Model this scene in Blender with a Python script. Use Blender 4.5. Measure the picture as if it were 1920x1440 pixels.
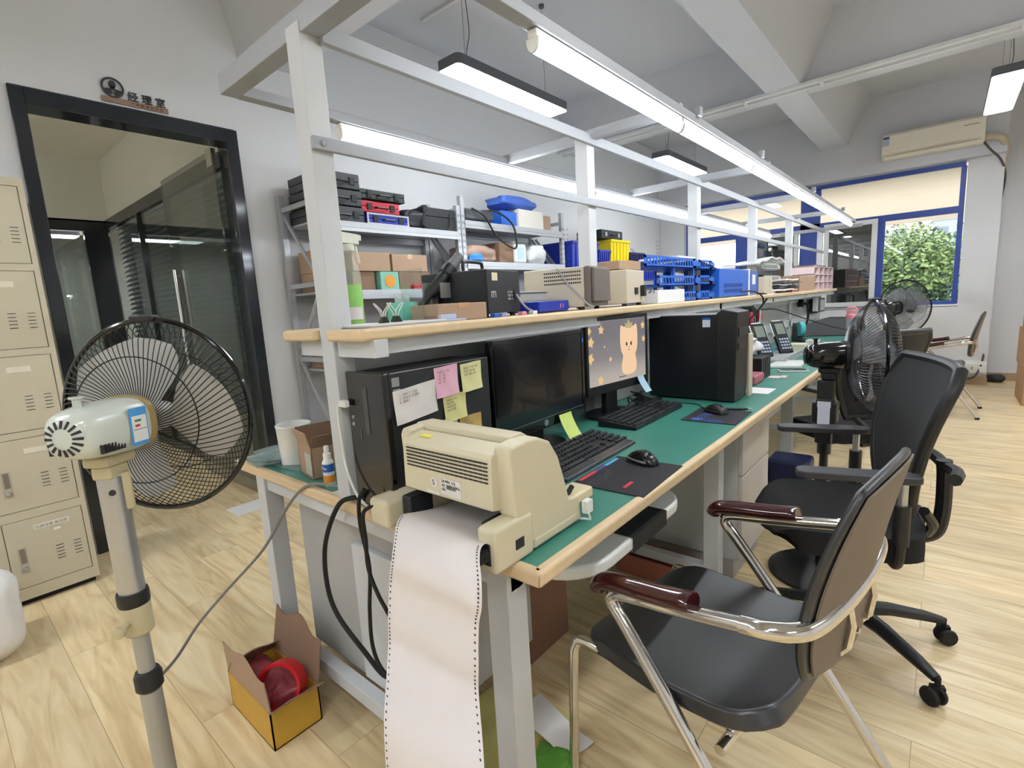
import bpy, math, random
from mathutils import Vector, Matrix
for _o in list(bpy.data.objects): bpy.data.objects.remove(_o)
SC = bpy.context.scene
COL = SC.collection
# ---------------------------------------------------------------- camera
yaw, pitch, roll, FPX = -0.709095697, -0.156883473, -0.0575259294, 948.864
def cam_axes():
    cy, sy, cp, sp = math.cos(yaw), math.sin(yaw), math.cos(pitch), math.sin(pitch)
    f = Vector((sy*cp, cy*cp, sp)); r = Vector((cy, -sy, 0)); u = r.cross(f)
    cr, sr = math.cos(roll), math.sin(roll)
    return cr*r+sr*u, -sr*r+cr*u, f
_r, _u, _f = cam_axes()
cam_data = bpy.data.cameras.new('camera'); cam = bpy.data.objects.new('camera', cam_data); COL.objects.link(cam)
cam.matrix_world = Matrix(((_r.x,_u.x,-_f.x,0),(_r.y,_u.y,-_f.y,0),(_r.z,_u.z,-_f.z,1.25),(0,0,0,1)))
cam_data.sensor_width = 36; cam_data.lens = FPX/1920*36; cam_data.clip_start = .02; cam_data.clip_end = 300
SC.camera = cam
# ---------------------------------------------------------------- world, exposure
w = bpy.data.worlds.new('world'); SC.world = w; w.use_nodes = True
wn = w.node_tree.nodes; wl = w.node_tree.links
bg = wn['Background']
sky = wn.new('ShaderNodeTexSky'); sky.sky_type = 'HOSEK_WILKIE'; sky.turbidity = 9; sky.ground_albedo = .5
sky.sun_direction = (0.3, -0.6, 0.75)
mixw = wn.new('ShaderNodeMix'); mixw.data_type = 'RGBA'; mixw.inputs[0].default_value = .85
wl.new(sky.outputs[0], mixw.inputs[6]); mixw.inputs[7].default_value = (1.0, .95, 1.0, 1)
wl.new(mixw.outputs[2], bg.inputs[0]); bg.inputs[1].default_value = 1.8
SC.view_settings.view_transform = 'Standard'; SC.view_settings.look = 'None'
SC.view_settings.gamma = 1; SC.view_settings.use_curve_mapping = False
SC.view_settings.exposure = 1.56
TUBE_E = 9.5; PEND_E = 13.0
# ---------------------------------------------------------------- materials
MATS = {}
def srgb(h):
    if isinstance(h, str):
        h = h.lstrip('#'); c = [int(h[i:i+2], 16)/255 for i in (0, 2, 4)]
    else: c = h
    return tuple(x/12.92 if x <= .04045 else ((x+.055)/1.055)**2.4 for x in c)
def mat(name, col, rough=.5, metal=0, var=.06, scale=20, bump=0, bscale=60, spec=.5, coat=0, alpha=1, trans=0, emit=0, ecol=None, tcoord='Object'):
    if name in MATS: return MATS[name]
    m = bpy.data.materials.new(name); m.use_nodes = True; MATS[name] = m
    n = m.node_tree.nodes; l = m.node_tree.links; p = n['Principled BSDF']
    c = srgb(col)
    tc = n.new('ShaderNodeTexCoord'); nz = n.new('ShaderNodeTexNoise'); nz.inputs['Scale'].default_value = scale; nz.inputs['Detail'].default_value = 4
    l.new(tc.outputs[tcoord], nz.inputs['Vector'])
    mx = n.new('ShaderNodeMix'); mx.data_type = 'RGBA'
    mx.inputs[6].default_value = (*[max(0, x*(1-var)) for x in c], 1); mx.inputs[7].default_value = (*[min(1, x*(1+var)) for x in c], 1)
    l.new(nz.outputs[0], mx.inputs[0]); l.new(mx.outputs[2], p.inputs['Base Color'])
    p.inputs['Roughness'].default_value = rough; p.inputs['Metallic'].default_value = metal
    p.inputs['Specular IOR Level'].default_value = spec; p.inputs['Coat Weight'].default_value = coat
    p.inputs['Alpha'].default_value = alpha; p.inputs['Transmission Weight'].default_value = trans
    if emit:
        p.inputs['Emission Color'].default_value = (*srgb(ecol or col), 1); p.inputs['Emission Strength'].default_value = emit
    if bump:
        b = n.new('ShaderNodeBump'); b.inputs['Strength'].default_value = bump; b.inputs['Distance'].default_value = .004
        n2 = n.new('ShaderNodeTexNoise'); n2.inputs['Scale'].default_value = bscale; n2.inputs['Detail'].default_value = 5
        l.new(tc.outputs[tcoord], n2.inputs['Vector']); l.new(n2.outputs[0], b.inputs['Height']); l.new(b.outputs[0], p.inputs['Normal'])
    return m
def glassmat(name, tint, refl=.12, opac=0.0, rough=0.0, dark='#303030'):
    """pane: tinted see-through layer + mirror layer by viewing angle + optional film"""
    if name in MATS: return MATS[name]
    m = bpy.data.materials.new(name); m.use_nodes = True; MATS[name] = m
    n = m.node_tree.nodes; l = m.node_tree.links
    for x in list(n):
        if x.type != 'OUTPUT_MATERIAL': n.remove(x)
    out = [x for x in n if x.type == 'OUTPUT_MATERIAL'][0]
    tr = n.new('ShaderNodeBsdfTransparent'); tr.inputs[0].default_value = (*srgb(tint), 1)
    df = n.new('ShaderNodeBsdfDiffuse'); df.inputs[0].default_value = (*srgb(dark), 1)
    m1 = n.new('ShaderNodeMixShader'); m1.inputs[0].default_value = opac
    l.new(tr.outputs[0], m1.inputs[1]); l.new(df.outputs[0], m1.inputs[2])
    gl = n.new('ShaderNodeBsdfGlossy'); gl.inputs['Roughness'].default_value = rough
    fr = n.new('ShaderNodeMath'); fr.operation = 'POWER'; fr.inputs[1].default_value = 4
    lw = n.new('ShaderNodeLayerWeight'); lw.inputs[0].default_value = .5; l.new(lw.outputs['Facing'], fr.inputs[0])
    ad = n.new('ShaderNodeMath'); ad.operation = 'ADD'; ad.use_clamp = True; ad.inputs[1].default_value = refl
    sc = n.new('ShaderNodeMath'); sc.operation = 'MULTIPLY'; sc.inputs[1].default_value = .75; l.new(fr.outputs[0], sc.inputs[0]); l.new(sc.outputs[0], ad.inputs[0])
    m2 = n.new('ShaderNodeMixShader'); l.new(ad.outputs[0], m2.inputs[0]); l.new(m1.outputs[0], m2.inputs[1]); l.new(gl.outputs[0], m2.inputs[2])
    l.new(m2.outputs[0], out.inputs[0])
    return m
def planks():
    m = bpy.data.materials.new('wood_floor'); m.use_nodes = True
    n = m.node_tree.nodes; l = m.node_tree.links; p = n['Principled BSDF']
    tc = n.new('ShaderNodeTexCoord')
    br = n.new('ShaderNodeTexBrick'); br.inputs['Scale'].default_value = 1; br.inputs['Brick Width'].default_value = 1.25; br.inputs['Row Height'].default_value = .2
    br.inputs['Mortar Size'].default_value = .0012; br.inputs['Bias'].default_value = 0; br.offset = .37
    br.inputs['Color1'].default_value = (0, 0, 0, 1); br.inputs['Color2'].default_value = (1, 1, 1, 1); br.inputs['Mortar'].default_value = (.5, .5, .5, 1)
    l.new(tc.outputs['Object'], br.inputs['Vector'])
    mp = n.new('ShaderNodeMapping'); mp.inputs['Scale'].default_value = (.9, 7, 1)
    sep = n.new('ShaderNodeVectorMath'); sep.operation = 'MULTIPLY_ADD'; sep.inputs[1].default_value = (1, 1, 1)
    l.new(tc.outputs['Object'], sep.inputs[0])
    off = n.new('ShaderNodeVectorMath'); off.operation = 'SCALE'; off.inputs['Scale'].default_value = 7
    l.new(br.outputs['Color'], off.inputs[0]); l.new(off.outputs[0], sep.inputs[2]); l.new(sep.outputs[0], mp.inputs[0])
    nz = n.new('ShaderNodeTexNoise'); nz.inputs['Scale'].default_value = 2.2; nz.inputs['Detail'].default_value = 6; nz.inputs['Distortion'].default_value = 1.6
    l.new(mp.outputs[0], nz.inputs['Vector'])
    cr = n.new('ShaderNodeValToRGB'); e = cr.color_ramp.elements
    e[0].position = .3; e[0].color = (*srgb('#c9ae84'), 1); e[1].position = .72; e[1].color = (*srgb('#f0dfb9'), 1)
    x = cr.color_ramp.elements.new(.5); x.color = (*srgb('#e2cca1'), 1)
    l.new(nz.outputs[0], cr.inputs[0])
    mx = n.new('ShaderNodeMix'); mx.data_type = 'RGBA'; mx.blend_type = 'MULTIPLY'; mx.inputs[0].default_value = 1
    l.new(cr.outputs[0], mx.inputs[6])
    c2 = n.new('ShaderNodeValToRGB'); c2.color_ramp.elements[0].color = (.9, .9, .9, 1); c2.color_ramp.elements[1].color = (1.05, 1.03, 1, 1)
    l.new(br.outputs['Color'], c2.inputs[0]); l.new(c2.outputs[0], mx.inputs[7])
    m3 = n.new('ShaderNodeMix'); m3.data_type = 'RGBA'; m3.inputs[7].default_value = (*srgb('#b09872'), 1)
    l.new(br.outputs['Fac'], m3.inputs[0]); l.new(mx.outputs[2], m3.inputs[6]); l.new(m3.outputs[2], p.inputs['Base Color'])
    p.inputs['Roughness'].default_value = .34; p.inputs['Specular IOR Level'].default_value = .4
    return m
WALL = mat('white_wall_paint', '#d4d5d7', .7, var=.02, scale=1.5, bump=.05, bscale=80)
CEIL = mat('ceiling_paint', '#cdcfd6', .8, var=.02, scale=1)
BEIGEWALL = mat('office_wall_paint', '#d6d6cf', .8, var=.02, scale=1)
GREY = mat('light_grey_powder_coat', '#c6c9cc', .42, var=.03)
GREYP = mat('grey_steel_panel', '#a9a9a8', .45, var=.03)
ALU = mat('aluminium_profile', '#a3a6ab', .5, .25, var=.04)
GALV = mat('galvanised_steel', '#b3b6ba', .38, .5, var=.08, scale=40)
LOCK = mat('beige_locker_paint', '#c5bda6', .4, var=.02)
WOODE = mat('wood_edge_moulding', '#dcc39c', .5, var=.12, scale=30)
BLUEF = mat('blue_window_frame', '#2e4a9e', .4, var=.05)
WHITEF = mat('white_upvc', '#dcdedd', .4, var=.02)
DARKF = mat('dark_door_frame', '#33363b', .1, .3, var=.06)
BLK = mat('black_plastic', '#17181a', .42, var=.08)
BLKG = mat('glossy_black_plastic', '#0b0b0d', .12, var=.05, coat=.3)
BLKM = mat('matt_black_metal', '#202226', .55, var=.08)
NAVY = mat('dark_blue_black_panel', '#15171f', .35, var=.05)
MESH = mat('black_mesh_fabric', '#1d1e20', .85, var=.15, scale=300)
FABRIC = mat('black_seat_fabric', '#131314', .9, var=.2, scale=200, bump=.2, bscale=400)
CHROME = mat('chrome', '#d9d5cf', .1, 1, var=.03)
SILV = mat('brushed_silver', '#b9bcc0', .28, .9, var=.03)
PBEIGE = mat('printer_beige_plastic', '#cfc6a9', .5, var=.02, bump=.05, bscale=300)
WHT = mat('white_plastic', '#e4e4e0', .35, var=.02)
PAPER = mat('white_paper', '#e6e3e2', .85, var=.02)
CARD = mat('brown_cardboard', '#ab8f77', .85, var=.08, scale=12)
CARDD = mat('dark_cardboard', '#876c57', .85, var=.1, scale=12)
TAPE = mat('parcel_tape', '#c39c70', .25, var=.08)
RUBBER = mat('black_rubber', '#0e0e0e', .7)
BLUEP = mat('blue_plastic', '#2456c8', .38, var=.04)
BLUEM = mat('bright_blue_metal', '#1f62c9', .4, var=.04)
DBLUE = mat('deep_blue_plastic', '#2236a8', .35, var=.05)
YEL = mat('yellow_plastic', '#e6cf1d', .35, var=.05)
RED = mat('red_plastic', '#c2283c', .4, var=.06)
PINK = mat('pink_plastic', '#e58f9c', .45, var=.05)
TEAL = mat('teal_film', '#6fc0ae', .3, var=.06)
GREENMAT = mat('green_bench_mat', '#3f8576', .38, var=.14, scale=5, tcoord='Object')
CLEAR = glassmat('clear_acrylic', '#f2f6f6', .03)
BAG = mat('crinkled_clear_bag', '#d8dde0', .2, var=.1, scale=15, bump=1, bscale=25, alpha=.45)
LAMP = mat('lit_tube', '#ffffff', .4, emit=TUBE_E, ecol=(.95, .975, 1))
FILLO = mat('office_fill_glow', '#ffffff', .4, emit=8, ecol=(.97, .99, 1))  # glow of the fill lamps added out of view in the office
LAMPP = mat('lit_diffuser', '#ffffff', .4, emit=PEND_E, ecol=(.97, .985, 1))
INK = mat('black_ink', '#26262a', .7)
# ---------------------------------------------------------------- mesh builder
class B:
    def __init__(s): s.v = []; s.f = []; s.m = []
    def add(s, vs, fs, m=0):
        o = len(s.v); s.v += [tuple(v) for v in vs]; s.f += [tuple(i+o for i in f) for f in fs]; s.m += [m]*len(fs); return s
    def box(s, x0, x1, y0, y1, z0, z1, m=0, T=None):
        vs = [(x, y, z) for x in (x0, x1) for y in (y0, y1) for z in (z0, z1)]
        if T is not None: vs = [T @ Vector(v) for v in vs]
        return s.add(vs, [(0,1,3,2),(4,6,7,5),(0,4,5,1),(2,3,7,6),(0,2,6,4),(1,5,7,3)], m)
    def cbox(s, c, d, m=0, T=None):
        return s.box(c[0]-d[0]/2, c[0]+d[0]/2, c[1]-d[1]/2, c[1]+d[1]/2, c[2]-d[2]/2, c[2]+d[2]/2, m, T)
    def beam(s, a, b, w, h, m=0, up=(0,0,1)):
        """square bar from a to b, w sideways, h along up"""
        a = Vector(a); b = Vector(b); d = (b-a).normalized(); up = Vector(up)
        sd = d.cross(up).normalized(); u = sd.cross(d)
        vs = [p+sd*(i*w/2)+u*(j*h/2) for p in (a, b) for i, j in ((-1,-1),(1,-1),(1,1),(-1,1))]
        return s.add(vs, [(3,2,1,0),(4,5,6,7),(0,1,5,4),(1,2,6,5),(2,3,7,6),(3,0,4,7)], m)
    def ring(s, rings, m=0, cap=(True, True), close=False):
        n = len(rings[0]); vs = [v for r in rings for v in r]; fs = []
        k = len(rings)
        for i in range(k if close else k-1):
            j = (i+1) % k
            for a in range(n):
                b = (a+1) % n; fs.append((i*n+a, i*n+b, j*n+b, j*n+a))
        if not close:
            if cap[0]: fs.append(tuple(range(n))[::-1])
            if cap[1]: fs.append(tuple((k-1)*n+a for a in range(n)))
        return s.add(vs, fs, m)
    def cyl(s, a, b, r0, r1=None, n=20, m=0, cap=(True, True)):
        r1 = r0 if r1 is None else r1; return s.tube([a, b], [r0, r1], n, m, cap=cap)
    def tube(s, pts, r, n=10, m=0, closed=False, cap=(True, True), flat=1.0, up=None):
        pts = [Vector(p) for p in pts]; k = len(pts)
        rs = r if isinstance(r, (list, tuple)) else [r]*k
        T = []
        for i in range(k):
            if closed: t = pts[(i+1) % k]-pts[i-1]
            else: t = pts[min(i+1, k-1)]-pts[max(i-1, 0)]
            T.append(t.normalized() if t.length else Vector((0,0,1)))
        u = Vector(up) if up else (Vector((0,0,1)) if abs(T[0].z) < .9 else Vector((1,0,0)))
        rings = []
        for i in range(k):
            u = (u-T[i]*u.dot(T[i]))
            if u.length < 1e-5: u = T[i].orthogonal()
            u.normalize(); sd = T[i].cross(u)
            rings.append([pts[i]+(u*math.sin(2*math.pi*a/n)*flat+sd*math.cos(2*math.pi*a/n))*rs[i] for a in range(n)])
        return s.ring(rings, m, cap, closed)
    def lathe(s, prof, c=(0,0,0), axis=(0,0,1), n=28, m=0, cap=(True, True)):
        """prof: (radius, height) pairs along axis from c"""
        ax = Vector(axis).normalized(); u = ax.orthogonal().normalized(); w_ = ax.cross(u); c = Vector(c)
        return s.ring([[c+ax*h+(u*math.cos(2*math.pi*a/n)+w_*math.sin(2*math.pi*a/n))*max(r, 1e-4) for a in range(n)] for r, h in prof], m, cap)
    def prism(s, pts, d, m=0):
        """pts 3D outline, extruded by vector d"""
        d = Vector(d); a = [Vector(p) for p in pts]; n = len(a)
        return s.add(a+[p+d for p in a], [tuple(range(n))[::-1], tuple(range(n, 2*n))]+[(i, (i+1) % n, n+(i+1) % n, n+i) for i in range(n)], m)
    def sheet(s, fn, nu, nv, th=0, m=0, nrm=None):
        P = [[Vector(fn(i/nu, j/nv)) for j in range(nv+1)] for i in range(nu+1)]
        idx = lambda i, j: i*(nv+1)+j
        fs = [(idx(i,j), idx(i+1,j), idx(i+1,j+1), idx(i,j+1)) for i in range(nu) for j in range(nv)]
        flat = [p for r in P for p in r]
        if not th: return s.add(flat, fs, m)
        N = []
        for i in range(nu+1):
            for j in range(nv+1):
                a = P[min(i+1,nu)][j]-P[max(i-1,0)][j]; b = P[i][min(j+1,nv)]-P[i][max(j-1,0)]
                q = a.cross(b); N.append(q.normalized() if q.length > 1e-12 else Vector((0,0,1)))
        k = len(flat)
        bot = [p-q*th for p, q in zip(flat, N)]
        fs2 = [tuple(x+k for x in f[::-1]) for f in fs]
        ed = [idx(i,0) for i in range(nu)]+[idx(nu,j) for j in range(nv)]+[idx(i,nv) for i in range(nu,0,-1)]+[idx(0,j) for j in range(nv,0,-1)]
        fs3 = [(ed[(q+1) % len(ed)], ed[q], ed[q]+k, ed[(q+1) % len(ed)]+k) for q in range(len(ed))]
        return s.add(flat+bot, fs+fs2+fs3, m)
def smooth_path(pts, k=8, closed=False):
    P = [Vector(p) for p in pts]; n = len(P); out = []
    for i in range(n if closed else n-1):
        p1, p2 = P[i], P[(i+1) % n]
        p0 = P[i-1] if (closed or i > 0) else 2*p1-p2
        p3 = P[(i+2) % n] if (closed or i < n-2) else 2*p2-p1
        for j in range(k):
            t = j/k; out.append(.5*((2*p1)+(p2-p0)*t+(2*p0-5*p1+4*p2-p3)*t*t+(3*p1-p0-3*p2+p3)*t**3))
    if not closed: out.append(P[-1])
    return out
def obj(name, b, mats, parent=None, bevel=0, seg=2, label=None, ang=35):
    me = bpy.data.meshes.new(name); me.from_pydata(b.v, [], b.f)
    if not isinstance(mats, (list, tuple)): mats = [mats]
    for m in mats: me.materials.append(m)
    me.polygons.foreach_set('material_index', b.m); me.polygons.foreach_set('use_smooth', [True]*len(b.f))
    me.update(); me.set_sharp_from_angle(angle=math.radians(ang))
    o = bpy.data.objects.new(name, me); COL.objects.link(o)
    if parent: o.parent = parent
    if bevel:
        md = o.modifiers.new('bevel', 'BEVEL'); md.width = bevel; md.segments = seg; md.limit_method = 'ANGLE'; md.angle_limit = math.radians(40); md.harden_normals = True
    if label: o['label'] = label
    return o
def tag(o, label, cat, group=None, kind=None):
    o['label'] = label; o['category'] = cat
    if group: o['group'] = group
    if kind: o['kind'] = kind
    return o
def thing(name, label, cat, loc=(0,0,0), rotz=0, group=None):
    o = bpy.data.objects.new(name, None); COL.objects.link(o); o.empty_display_size = .05
    o.location = loc; o.rotation_euler = (0, 0, math.radians(rotz)); return tag(o, label, cat, group)
def struct(name, b, mats, parent=None, bevel=0):
    o = obj(name, b, mats, parent, bevel)
    if not parent: o['kind'] = 'structure'
    return o
def sgroup(name, loc=(0,0,0)):
    o = bpy.data.objects.new(name, None); COL.objects.link(o); o.location = loc; o['kind'] = 'structure'; return o
def dup(root, loc=None, rotz=None, label=None, group=None):
    r = root.copy(); COL.objects.link(r)
    if loc is not None: r.location = loc
    if rotz is not None: r.rotation_euler = (0, 0, math.radians(rotz))
    if label: r['label'] = label
    if group: r['group'] = group
    for ch in list(root.children):
        c = ch.copy(); COL.objects.link(c); c.parent = r
        for g in list(ch.children):
            d = g.copy(); COL.objects.link(d); d.parent = c
    return r
def text(name, s, size, m, parent, loc, xdir, ydir, ext=.0004, align='LEFT', label=None):
    """flat lettering: xdir = reading direction, ydir = up of the letters"""
    cu = bpy.data.curves.new(name, 'FONT'); cu.body = s; cu.size = size; cu.extrude = ext; cu.align_x = align
    t = bpy.data.objects.new(name+'_c', cu); COL.objects.link(t)
    dg = bpy.context.evaluated_depsgraph_get(); me = bpy.data.meshes.new_from_object(t.evaluated_get(dg))
    bpy.data.objects.remove(t)
    x = Vector(xdir).normalized(); y = Vector(ydir).normalized(); z = x.cross(y)
    me.transform(Matrix(((x.x,y.x,z.x,loc[0]),(x.y,y.y,z.y,loc[1]),(x.z,y.z,z.z,loc[2]),(0,0,0,1))))
    me.materials.clear(); me.materials.append(m)
    o = bpy.data.objects.new(name, me); COL.objects.link(o)
    if parent: o.parent = parent
    if label: o['label'] = label
    return o
PI = math.pi
rnd = random.Random(7)
# ================================================================ THE ROOM
XL = -3.54; YE = 8.0; ZC = 3.45
struct('floor', B().box(-7.3, 3.3, -4.2, 8.6, -.1, 0), planks())
b = B().box(-3.66, 3.3, -4.2, 8.6, ZC, ZC+.12)
struct('ceiling', b, CEIL)
def yb(x0, x1, y0, y1, z0, fl):      # beam along y with flared sides
    return B().prism([(x0, y0, z0), (x1, y0, z0), (x1+fl, y0, ZC), (x0-fl, y0, ZC)], (0, y1-y0, 0))
struct('trim_1', yb(-1.31, -1.04, -4.1, 7.9, 2.952, .22), CEIL)
bb = B().prism([(XL, 5.29, 2.96), (XL, 5.54, 2.96), (XL, 5.66, ZC), (XL, 5.2, ZC)], (3.2-XL, 0, 0))
struct('trim_2', bb, CEIL)
bb = B().prism([(XL, 1.62, 2.9), (XL, 1.98, 2.9), (XL, 2.1, ZC), (XL, 1.5, ZC)], (3.2-XL, 0, 0))
struct('trim_3', bb, CEIL)
struct('trim_4', B().box(XL, .42, 7.9, 8.2, 2.57, ZC), CEIL)     # beam over the window
b = B()
b.box(XL-.12, XL, -4.1, .49, 0, ZC).box(XL-.12, XL, 1.54, 8.5, 0, ZC).box(XL-.12, XL, .49, 1.54, 2.45, ZC)
struct('wall_left', b, WALL)
b = B()
b.box(XL, .42, YE, YE+.2, 0, .93).box(XL, -3.16, YE, YE+.2, .93, 2.57).box(.12, .42, YE, YE+.2, .93, 2.57)
b.box(.30, .42, YE+.2, 8.42, 0, ZC).box(.42, 3.3, 8.42, 8.6, 0, ZC)
struct('wall_far', b, WALL)
struct('wall_right', B().box(3.2, 3.3, -4.1, 8.5, 0, ZC), WALL)
struct('wall_back', B().box(-7.3, 3.3, -4.3, -4.1, 0, ZC), WALL)
BASEW = mat('wood_skirting', '#a98e6c', .5, var=.1)
struct('baseboard_far', B().box(XL+.02, .43, YE-.015, YE, 0, .09).box(.43, 3.18, 8.405, 8.42, 0, .09), BASEW)
struct('baseboard_left', B().box(XL, XL+.012, 1.62, YE-.02, 0, .08), BASEW)
# far window, blue frame, white sash
wd = sgroup('window_1', (0, YE+.06, 0))
b = B()
def fr(x0, x1, z0, z1, d=.05): b.box(x0, x1, -d/2, d/2, z0, z1)
fr(-3.14, .1, 2.51, 2.56); fr(-3.14, -3.09, .95, 2.51); fr(.06, .11, .95, 2.51); fr(-3.09, .06, .95, .99)
fr(-3.09, .06, 2.0, 2.075); fr(-2.4, -2.24, .99, 2.0); fr(-.72, -.62, .99, 2.0); fr(-1.56, -1.33, .99, 2.52); 
struct('window_frame', b, BLUEF, wd)
b = B()
for x0, x1 in ((-3.09, -1.56), (-1.33, .06)): b.box(x0, x1, -.004, .004, 2.075, 2.51)
for x0, x1 in ((-3.09, -2.4), (-2.24, -1.56)): b.box(x0, x1, -.004, .004, .99, 2.0)
b.box(-.62, .06, -.004, .004, .99, 2.0)
struct('pane', b, glassmat('window_pane', '#eef2f0', .02), wd)
b = B()
for x0, x1, z0, z1 in ((-1.27, -.69, 1.98, 2.04), (-1.27, -.69, .96, 1.02), (-1.27, -1.21, 1.02, 1.98), (-.75, -.69, 1.02, 1.98)): b.box(x0, x1, -.09, -.045, z0, z1)
b.box(-2.2, -2.16, -.09, -.045, 1.0, 2.0).box(-1.62, -1.57, -.09, -.045, 1.0, 2.0).box(-2.16, -1.62, -.09, -.045, 1.0, 1.05).box(-2.16, -1.62, -.09, -.045, 1.95, 2.0)
struct('sash', b, WHITEF, wd, .004)
struct('tinted_pane', B().box(-1.21, -.75, -.072, -.064, 1.02, 1.98).box(-2.16, -1.62, -.072, -.064, 1.05, 1.95), glassmat('tinted_window_glass', '#5a5f5c', .22, .35, 0, '#4a4d4b'), wd)
struct('window_sill', B().box(-3.14, .12, -.06, .14, .92, .95), WHITEF, wd, .003)
# outside: canopy soffit, trees, buildings
CONC = mat('beige_canopy_soffit', '#f2e0d0', .9, var=.05, scale=2)
CLAD = mat('pale_render', '#c7c2bd', .9, var=.04)
b = B().box(-9, 4, 8.65, 15.6, 2.6, 2.75)
tag(obj('canopy', b, CONC), 'beige canopy soffit outside the blue framed window', 'canopy')
b = B().tube([(-3.4+i*.5, 11.2+.05*math.sin(i), 2.56) for i in range(12)], .02, 8).cyl((-.6, 11.2, 2.58), (-.6, 11.2, 2.35), .025)
# ================================================================ manager office behind the glass door
b = B()
b.box(-7.3, XL-.12, -4.1, 1.74, 3.02, 3.12)
struct('ceiling_office', b, BEIGEWALL)
struct('wall_office_side', B().box(-7.2, XL-.12, 1.6, 1.7, 2.38, 3.02), BEIGEWALL)
struct('wall_office_far', B().box(-7.2, -7.1, -4.1, 1.6, 2.38, 3.02).box(-9.2, -9.1, -4.1, 4, 0, 3.1), BEIGEWALL)
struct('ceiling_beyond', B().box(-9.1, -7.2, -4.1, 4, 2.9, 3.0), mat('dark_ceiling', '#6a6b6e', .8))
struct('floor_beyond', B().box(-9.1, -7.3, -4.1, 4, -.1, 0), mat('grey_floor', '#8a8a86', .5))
wo = sgroup('window_2', (-7.1, 0, 0))
b = B().box(-.06, .0, -4.1, 1.6, 2.28, 2.4).box(-.06, 0, 1.37, 1.58, 0, 2.28).box(-.06, 0, -.3, -.2, 0, 2.28)
struct('window_frame', b, DARKF, wo)
struct('pane', B().box(-.035, -.025, -4.1, 1.6, 0, 2.24), glassmat('dark_office_glass', '#a9afac', .14, .05, 0, '#2b2d2d'), wo)
ws = sgroup('window_3', (0, 1.56, 0))
b = B().box(-7.1, XL-.13, 0, .06, 2.3, 2.4).box(-7.1, XL-.13, 0, .06, 0, .08)
for x in (-5.95, -5.13, -3.72): b.box(x, x+.03, 0, .06, .08, 2.3)
struct('window_frame', b, DARKF, ws)
struct('pane', B().box(-7.1, XL-.13, .02, .03, .08, 2.3), glassmat('dark_side_glass', '#dfe4e2', .12, .06, 0, '#6a6e6e'), ws)
SLAT = mat('grey_blind_slat', '#a3a8aa', .5, var=.05)
b = B()
for k in range(44): b.prism([(-6.9, .055, .12+k*.05), (-6.9, .06, .12+k*.05), (-6.9, .09, .155+k*.05), (-6.9, .085, .155+k*.05)], (6.9+XL-.2, 0, 0))
struct('blind', b, SLAT, ws)
struct('wall_office_backing', B().box(-7.2, XL-.13, 1.74, 1.78, 0, 2.4), mat('dark_partition', '#9a9ea0', .8))
# door frame + open glass leaf
dr = sgroup('door_1', (XL, 0, 0))
b = B().box(-.13, .02, .485, .545, 0, 2.44).box(-.13, .02, 1.475, 1.545, 0, 2.44).box(-.13, .02, .545, 1.475, 2.36, 2.44)
struct('door_frame', b, DARKF, dr, .003)
struct('door_leaf', B().box(-1.15, -.12, 1.43, 1.442, .02, 2.34), glassmat('door_glass', '#e3e6e4', .08, .08, 0, '#8a928e'), dr)
b = B()
for y in (1.405, 1.467):
    b.cyl((-1.06, y, .75), (-1.06, y, 1.66), .016, n=14)
for z in (.85, 1.62): b.cyl((-1.06, 1.405, z), (-1.06, 1.467, z), .009, n=10)
b.box(-.2, -.12, 1.42, 1.452, 2.24, 2.35)
struct('door_handle', b, CHROME, dr)
# sign above the door
SG = mat('sign_dark_plastic', '#35343a', .4); SGB = mat('sign_brown_board', '#8e7766', .5)
t = thing('door_sign', 'dark raised lettering sign with a person emblem above the glass door', 'sign', (XL, 0, 0))
obj('board', B().box(0.002, .012, .86, 1.175, 2.457, 2.487), SGB, t, .003)
b = B(); cy, cz = .918, 2.535
b.tube([(.012, cy+.047*math.cos(a*PI/18), cz+.047*math.sin(a*PI/18)) for a in range(36)], .0055, 8, closed=True)
b.prism([(.008, cy+.016*math.cos(a*PI/8), cz+.016+.02*math.sin(a*PI/8)) for a in range(16)], (.008, 0, 0))
b.prism([(.008, cy-.008, cz+.006), (.008, cy+.008, cz+.006), (.008, cy+.01, cz-.01), (.008, cy-.01, cz-.01)], (.008, 0, 0))
b.prism([(.008, cy-.043, cz-.012), (.008, cy-.012, cz-.006), (.008, cy-.003, cz-.03), (.008, cy-.02, cz-.044), (.008, cy-.036, cz-.03)], (.008, 0, 0))
b.prism([(.008, cy+.043, cz-.012), (.008, cy+.036, cz-.03), (.008, cy+.02, cz-.044), (.008, cy+.003, cz-.03), (.008, cy+.012, cz-.006)], (.008, 0, 0))
obj('emblem', b, SG, t)
text('lettering', '经 理 室', .052, SG, t, (.006, .982, 2.492), (0, 1, 0), (0, 0, 1), .005)
text('small_lettering', '广 州 鑫 源 仪 科 技', .018, mat('sign_brown_ink', '#6a4038', .6), t, (.0125, .992, 2.464), (0, 1, 0), (0, 0, 1), .001)
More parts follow.
